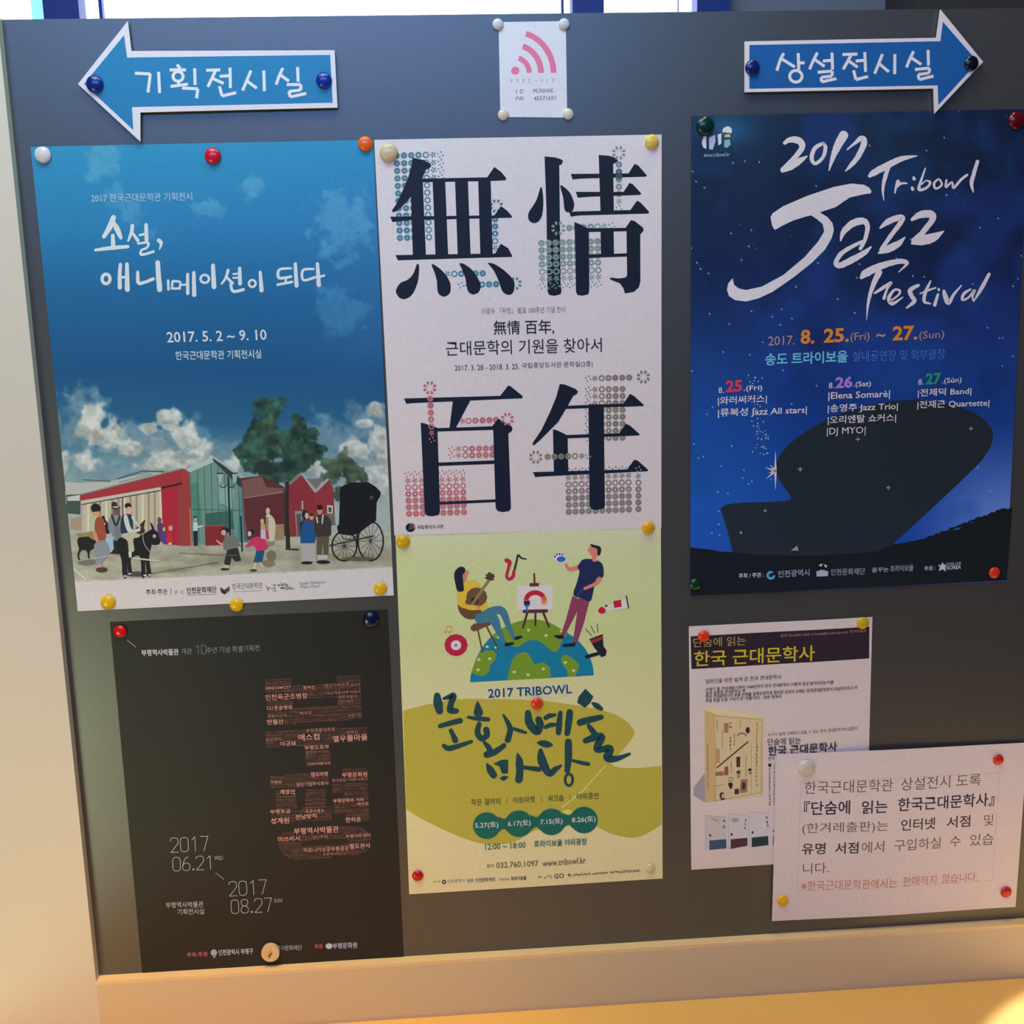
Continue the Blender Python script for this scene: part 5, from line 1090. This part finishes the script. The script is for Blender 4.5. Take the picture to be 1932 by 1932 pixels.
F_.art('lettering', [ctext(F1, '단숨에 읽는', 90, 360, 592, 338, 88, (164, 126, 62)), ctext(F1, '한국 근대문학사', 98, 545, 1250, 486, 150, (178, 146, 32), .012, 3), ctext(F1, '문의 02-6383-1602~3 book@hanibook.co.kr 한겨레출판', 925, 268, 1750, 218, 34, (150, 110, 104)),
                     ctext(F1, '일반인을 위한 쉽게 쓴 한국 근대문학사', 205, 707, 932, 662, 42, ft, .004), ctext(F1, '19세기 말 근대계몽기부터 1948년까지 한국 근대문학이 어떻게 형성·발전되었는지를', 207, 780, 1430, 708, 34, ft, .012), ctext(F1, '쉽게 설명한 근대문학사 책', 207, 814, 585, 792, 32, ft, .012),
                     ctext(F1, '한국 근대문학사의 흐름 전체를 일목요연하게 정리한 강의식 교재는 한국근대문학관이 야심적이라고 자', 205, 852, 1663, 762, 36, ft, .012), ctext(F1, '부할 만큼 소장 가치가 큰 ‘작품’이다. - 본문 중에서', 205, 888, 930, 846, 34, ft, .012),
                     ctext(F1, '누구나 쉽게 이해하고 읽을 수 있는 한국 근대문학사의 길잡이', 805, 1214, 1660, 1152, 34, (90, 66, 60), .004), ctext(F1, '단숨에 읽는', 800, 1302, 1118, 1283, 66, (70, 48, 46), .006), ctext(F1, '한국 근대문학사', 805, 1402, 1465, 1352, 92, (50, 34, 36), .02), ctext(F1, '한국', 805, 1445, 868, 1440, 36, (80, 60, 54))])

# ================================================================== sheet G: notice about buying the catalogue
G_ = Sheet('paper_notice', 'landscape white paper notice with typed lines, its last line reddish, over the flyer', 'notice',
           [(1464, 1421), (1936, 1399), (1913, 1708), (1454.8, 1735)], -.0022, ((1400, (176, 154, 142)), (1735, (180, 152, 134))), paper=(236, 230, 232), amp=.0034, waves=(1.15, .45))
G1 = Crop(1440, 1390, 3.927)
nv = (22, 26, 46); tx = (84, 66, 56); bx_ = (44, 36, 38)
G_.art('lettering', [line(*G1([a])[0], *G1([b])[0], .45, (140, 118, 104)) for a, b in (((272, 322), (1737, 258)), ((1737, 258), (1685, 1052)), ((1685, 1052), (245, 1130)), ((245, 1130), (272, 322)))] + [
    ctext(G1, '한국근대문학관', 297, 415, 945, 388, 92, tx, 0, 3), ctext(G1, '상설전시 도록', 1005, 385, 1598, 352, 92, tx, 0, 3), ctext(G1, '『단숨에', 293, 572, 630, 558, 104, nv, .013, 3), ctext(G1, '읽는', 715, 556, 905, 548, 96, nv, .013, 3), ctext(G1, '한국근대문학사』', 982, 540, 1698, 502, 100, nv, .013, 3),
    ctext(G1, '(한겨레출판)는', 280, 717, 910, 692, 88, tx, 0, 3), ctext(G1, '인터넷', 1005, 683, 1260, 668, 86, bx_, .012, 3), ctext(G1, '서점', 1345, 665, 1520, 655, 86, bx_, .012, 3), ctext(G1, '및', 1622, 652, 1692, 648, 84, tx),
    ctext(G1, '유명', 278, 862, 450, 856, 84, bx_, .014, 3), ctext(G1, '서점', 520, 855, 692, 848, 84, bx_, .014, 3), ctext(G1, '에서', 715, 846, 880, 838, 84, tx), ctext(G1, '구입하실', 955, 832, 1300, 812, 84, tx), ctext(G1, '수', 1368, 802, 1448, 798, 76, tx), ctext(G1, '있습', 1518, 798, 1692, 790, 86, tx),
    ctext(G1, '니다.', 285, 1006, 475, 996, 80, tx), ctext(G1, '※한국근대문학관에서는', 272, 1130, 975, 1100, 72, (158, 84, 68)), ctext(G1, '판매하지', 1020, 1092, 1268, 1080, 72, (158, 84, 68)), ctext(G1, '않습니다.', 1310, 1076, 1575, 1060, 72, (158, 84, 68))])

# ================================================================== wifi notice and the two arrows
Wf = Sheet('wifi_notice', 'small white paper with pink signal arcs near the top edge of the board', 'notice',
           [(940.6, 42), (1067.4, 40), (1070, 222), (944, 221)], 0, ((40, (186, 186, 222)), (222, (190, 188, 216))), paper=(236, 236, 240), amp=.0005)
W1 = Crop(600, 0, 2.76)
pk = (224, 104, 152)
c0 = W1([(1027, 380)])[0]
Wf.art('printed_signal_arcs', [disc(*W1([(1027, 369)])[0], 7.8, 7.8, pk, 24), ring(c0[0], c0[1], 72 / 2.76, 78 / 2.76, 9.6, pk, 20, -76, 0), ring(c0[0], c0[1], 134 / 2.76, 144 / 2.76, 11, pk, 24, -73, 0), ring(c0[0], c0[1], 199 / 2.76, 212 / 2.76, 11, pk, 30, -74, 0)])
wl = (70, 62, 110)
Wf.art('lettering', [ctext(W1, s, x0, y0, x1, y1, h, c) for s, x0, y0, x1, y1, h, c in [(ch, 1003 + 31.2 * i, 433 - .4 * i, 1016 + 31.2 * i - (10.5 if ch == 'I' else 0), 433 - .4 * i, 20, (146, 138, 190)) for i, ch in enumerate('FREE WIFI') if ch != ' '] + [('~', 1127, 424, 1143, 423, 5, (146, 138, 190)), ('I', 1032, 487, 1035, 487, 21, wl), ('D', 1052, 487, 1069, 487, 21, wl), ('MUNHAK', 1122, 486, 1227, 483, 23, wl), ('PW', 1031, 526, 1072, 525, 22, wl), ('45571651', 1124, 524, 1238, 521, 22, wl)]])


def arrow(name, label, outer, inner, color, strokes, rings, k, white):
    s = Sheet(name, label, 'sign', [(min(p[0] for p in outer), min(p[1] for p in outer)), (max(p[0] for p in outer), min(p[1] for p in outer)), (max(p[0] for p in outer), max(p[1] for p in outer)), (min(p[0] for p in outer), max(p[1] for p in outer))],
              -.0035, white, paper=(236, 234, 240), amp=0, thick=.0022, outline=outer, ink=('ink_satin', .48, .35))
    s.art('blue_field', [poly(inner, color)], 'blue field inside the white border')
    wcol = (196, 210, 232)
    s.art('hand_lettering', [ribbon(k.w([(x, y, 15.5) for x, y in st]), wcol, False, False) for st0 in strokes for st in (list(zip(st0, st0[1:])))] + [ring(*k([(cx, cy)])[0], rx / k.k, ry / k.k, 5.6, wcol, 26) for cx, cy, rx, ry in rings])
    return s


K1 = Crop(0, 0, 2.76); K2 = Crop(1232, 0, 2.76)
arrow('arrow_sign', 'blue arrow sign pointing left, white border, top left of the board',
      K1([(415, 443), (673, 117), (692, 272), (1745, 268), (1760, 565), (738, 590), (738, 742)]),
      K1([(446, 443), (654, 190), (670, 306), (1722, 292), (1735, 540), (695, 563), (702, 682)]), (26, 106, 172),
      [[(710, 387), (790, 391), (778, 487)], [(833, 380), (838, 490)], [(928, 343), (945, 362)], [(890, 370), (975, 370)], [(936, 428), (937, 450)], [(895, 456), (985, 444)], [(1020, 362), (1022, 448)], [(955, 464), (1036, 468), (1030, 517)],
       [(1080, 372), (1152, 370)], [(1128, 374), (1110, 412), (1088, 458)], [(1108, 412), (1170, 440)], [(1150, 403), (1200, 400)], [(1203, 358), (1205, 464)], [(1148, 455), (1162, 505), (1235, 488)],
       [(1312, 373), (1290, 425), (1268, 477)], [(1290, 427), (1342, 465)], [(1378, 373), (1381, 480)], [(1477, 360), (1458, 400), (1442, 446)], [(1458, 392), (1508, 428)], [(1553, 355), (1556, 432)], [(1497, 446), (1570, 446), (1570, 474), (1508, 482), (1515, 510), (1598, 492)]],
      [(934, 404, 26, 25)], K1, ((40, (176, 180, 212)), (270, (186, 188, 216))))
arrow('arrow_sign', 'blue arrow sign pointing right, white border, top right of the board',
      K2([(470, 222), (1465, 203), (1485, 57), (1706, 328), (1455, 595), (1450, 466), (470, 485)]),
      K2([(494, 241), (1484, 221), (1497, 120), (1678, 328), (1474, 552), (1470, 450), (494, 468)]), (18, 74, 142),
      [[(672, 283), (655, 315), (636, 374)], [(657, 310), (730, 355)], [(747, 283), (750, 370)], [(750, 334), (780, 333)], [(847, 280), (828, 315), (806, 367)], [(827, 312), (884, 352)], [(875, 324), (920, 320)], [(922, 280), (925, 368)], [(848, 382), (924, 376), (922, 402), (866, 408), (868, 432), (945, 415)],
       [(976, 290), (1054, 288)], [(1022, 290), (1004, 325), (980, 367)], [(1004, 320), (1055, 356)], [(1045, 324), (1090, 320)], [(1092, 278), (1096, 380)], [(1034, 372), (1046, 420), (1110, 404)], [(1184, 288), (1165, 335), (1143, 390)], [(1164, 335), (1217, 380)], [(1248, 288), (1247, 392)],
       [(1345, 273), (1328, 308), (1308, 357)], [(1328, 303), (1385, 342)], [(1420, 266), (1422, 347)], [(1352, 368), (1428, 360), (1426, 386), (1368, 394), (1374, 420), (1448, 402)]],
      [(735, 403, 32, 30)], K2, ((20, (170, 170, 190)), (215, (178, 176, 192))))

# ------------------------------------------------------------------ magnets
_plas = {}


def plastic(rgb, rough=.22):
    return mat('plastic_%d_%d_%d' % tuple(int(c) for c in rgb), rgb, rough, .6)


def lathe(profile, n=28):
    v = []; f = []
    for r, y in profile:
        for k in range(n):
            a = 2 * math.pi * k / n
            v.append((r * math.cos(a), -y, r * math.sin(a)))
    m = len(profile)
    for j in range(m - 1):
        for k in range(n):
            f.append((j * n + k, j * n + (k + 1) % n, (j + 1) * n + (k + 1) % n, (j + 1) * n + k))
    v.append((0, -profile[-1][1] - 1e-5, 0)); c = len(v) - 1
    for k in range(n): f.append(((m - 1) * n + k, (m - 1) * n + (k + 1) % n, c))
    v.append((0, -profile[0][1], 0)); c = len(v) - 1
    for k in range(n): f.append((k, c, (k + 1) % n))
    return v, f


def front_of(s, px, py):
    if s is None: return 0.0
    x, z = P(px, py, s.y0)
    return s.y0 + float(s.disp(np.array([x]))[0]) - s.thick - (s.level + 1) * STEP - s.z


def magnet(px, py, dia, rgb, label, on=None, group=None):
    y = front_of(on, px, py)
    r = dia / 2 / FPX * abs(y - CAM_C.y) * 1.0
    h = r * .62
    x, z = P(px, py, y - h * .5)
    root = empty('round_magnet', (x, y, z)); tag(root, label, 'magnet', group)
    prof = [(r * .80, 0), (r * .93, r * .04), (r * .95, r * .10)]
    for k in range(0, 9):
        a = math.radians(k * 10.5); prof.append((r * math.cos(a), r * .16 + (h - r * .16) * math.sin(a)))
    v, f = lathe(prof)
    mesh_obj('dome', v, f, plastic(rgb), root, True)
    v, f = lathe([(r * .78, -.0002), (r * .78, .0001)], 20)
    mesh_obj('magnet_core', [(a, b + 0.0, c) for a, b, c in v], f, mat('ferrite', (60, 58, 56), .5, .4), root)
    return root


WH = (214, 214, 214); YE = (240, 196, 20); RD = (206, 22, 30); NB = (10, 28, 100)
MG = [
    (80, 292, 29, (222, 222, 226), 'white round magnet at the top left corner of the blue-sky poster', A), (401, 294, 29, (214, 24, 52), 'crimson round magnet at the middle of the top edge of the blue-sky poster', A), (689, 271, 27, (246, 110, 30), 'orange round magnet at the top right corner of the blue-sky poster', A),
    (733, 287, 33, (222, 204, 160), 'large cream round magnet at the top left corner of the white poster', B), (1230, 267, 26, (232, 206, 96), 'pale yellow round magnet at the top right corner of the white poster', B),
    (939.5, 45.5, 20, WH, 'small white magnet at the top left corner of the wifi paper', Wf), (1064.5, 45, 20, WH, 'small white magnet at the top right corner of the wifi paper', Wf), (949.5, 216.5, 20, (226, 216, 190), 'small cream magnet at the bottom left corner of the wifi paper', Wf), (1072, 215, 20, (222, 220, 196), 'small cream magnet at the bottom right corner of the wifi paper', Wf),
    (178, 158, 30, (16, 44, 128), 'navy round magnet on the tip of the left-pointing arrow', 'a'), (611, 151, 28, (16, 52, 150), 'navy round magnet on the tail of the left-pointing arrow', 'a'), (1420, 127, 27, (14, 34, 110), 'navy round magnet on the tail of the right-pointing arrow', 'a'), (1833.5, 119, 27, (8, 16, 34), 'nearly black round magnet on the tip of the right-pointing arrow', 'a'),
    (1331, 237, 33, (6, 52, 44), 'dark green magnet at the top left corner of the dark blue poster', D), (1919, 227, 32, (96, 6, 16), 'dark red magnet at the top right corner of the dark blue poster', D), (1312, 1103, 24, (6, 62, 34), 'dark green magnet at the bottom left corner of the dark blue poster', D), (1877, 1081, 23, (226, 60, 24), 'orange-red magnet at the bottom right corner of the dark blue poster', D),
    (203, 1137, 28, YE, 'yellow magnet at the bottom left of the blue-sky poster', A), (446, 1142, 26, YE, 'yellow magnet at the middle of the bottom edge of the blue-sky poster', A), (717, 1111, 26, YE, 'yellow magnet at the bottom right of the blue-sky poster', A),
    (760, 1022, 26, (232, 184, 16), 'yellow magnet at the top left corner of the yellow-green poster', Cc), (1223, 996, 25, (236, 176, 24), 'amber yellow magnet where the white poster meets the yellow-green one', B), (1013, 1328, 24, (232, 64, 28), 'orange-red magnet in the middle of the yellow-green poster, under its printed year', Cc), (788, 1653, 23, (200, 14, 18), 'red magnet at the bottom left corner of the yellow-green poster', Cc), (1227, 1639, 20, (224, 212, 176), 'small cream magnet at the bottom right corner of the yellow-green poster', Cc),
    (226, 1192, 25, (214, 16, 24), 'red magnet at the top left corner of the black poster', E_), (699, 1170, 31, (8, 20, 62), 'navy magnet at the top right corner of the black poster', E_),
    (1328, 1201, 24, (236, 64, 24), 'orange-red magnet over the title band of the book flyer', F_), (1628, 1176, 25, (214, 186, 30), 'yellow magnet at the top right corner of the book flyer', F_),
    (1522, 1450, 35, (214, 212, 200), 'large white magnet at the top left of the typed paper notice', G_), (1884, 1434, 23, (214, 48, 32), 'red magnet at the top right of the typed paper notice', G_), (1477, 1700, 24, (236, 190, 20), 'yellow magnet at the bottom left of the typed paper notice', G_), (1899, 1684, 24, (206, 44, 32), 'red magnet at the bottom right of the typed paper notice', G_),
]


class _Arr:
    y0 = -.0035; thick = .0022; level = 2; z = .0002
    def disp(s, x): return np.zeros_like(x)


_arr = _Arr()
for px, py, dia, rgb, lab, on in MG:
    magnet(px, py, dia, rgb, lab, _arr if on == 'a' else on, 'round magnets holding the papers')

# flat disc magnet with a small printed mark
y = front_of(E_, 510, 1799)
r = 18.6 / FPX * 1.21
x, z = P(510, 1799, y - .006)
dm = empty('disc_magnet', (x, y, z)); tag(dm, 'flat cream disc magnet with a small dark mark at the foot of the black poster', 'magnet')
v, f = lathe([(r * .9, 0), (r * .98, .0006), (r * .98, .0052), (r, .0058), (r * .97, .0066), (r * .90, .0066)], 40)
mesh_obj('disc', v, f, plastic((226, 204, 160), .35), dm)


def flat(pts, y, name, m, parent):
    tri = geometry.tessellate_polygon([[Vector((a, b, 0)) for a, b in pts]])
    n = len(pts)
    vv = [(a, y - .00012, b) for a, b in pts] + [(a, y + .0001, b) for a, b in pts]
    return mesh_obj(name, vv, [tuple(t) for t in tri] + [(k, (k + 1) % n, n + (k + 1) % n, n + k) for k in range(n)], m, parent)


u = r / 18.6 / 24.15
q = lambda a, b: ((a - 965) * u, -(b - 950) * u)
flat([q(1000, 720), q(1035, 722), q(830, 1110), q(790, 1100)], -.0067, 'printed_line', mat('mark_ochre', (190, 140, 60), .5), dm)
flat([q(1010, 890), q(1070, 925), q(1030, 985), q(960, 1080), q(930, 1155), q(850, 1130), q(905, 1080), q(900, 1030), q(960, 960)], -.0067, 'printed_mark', mat('mark_brown', (110, 60, 20), .5), dm)
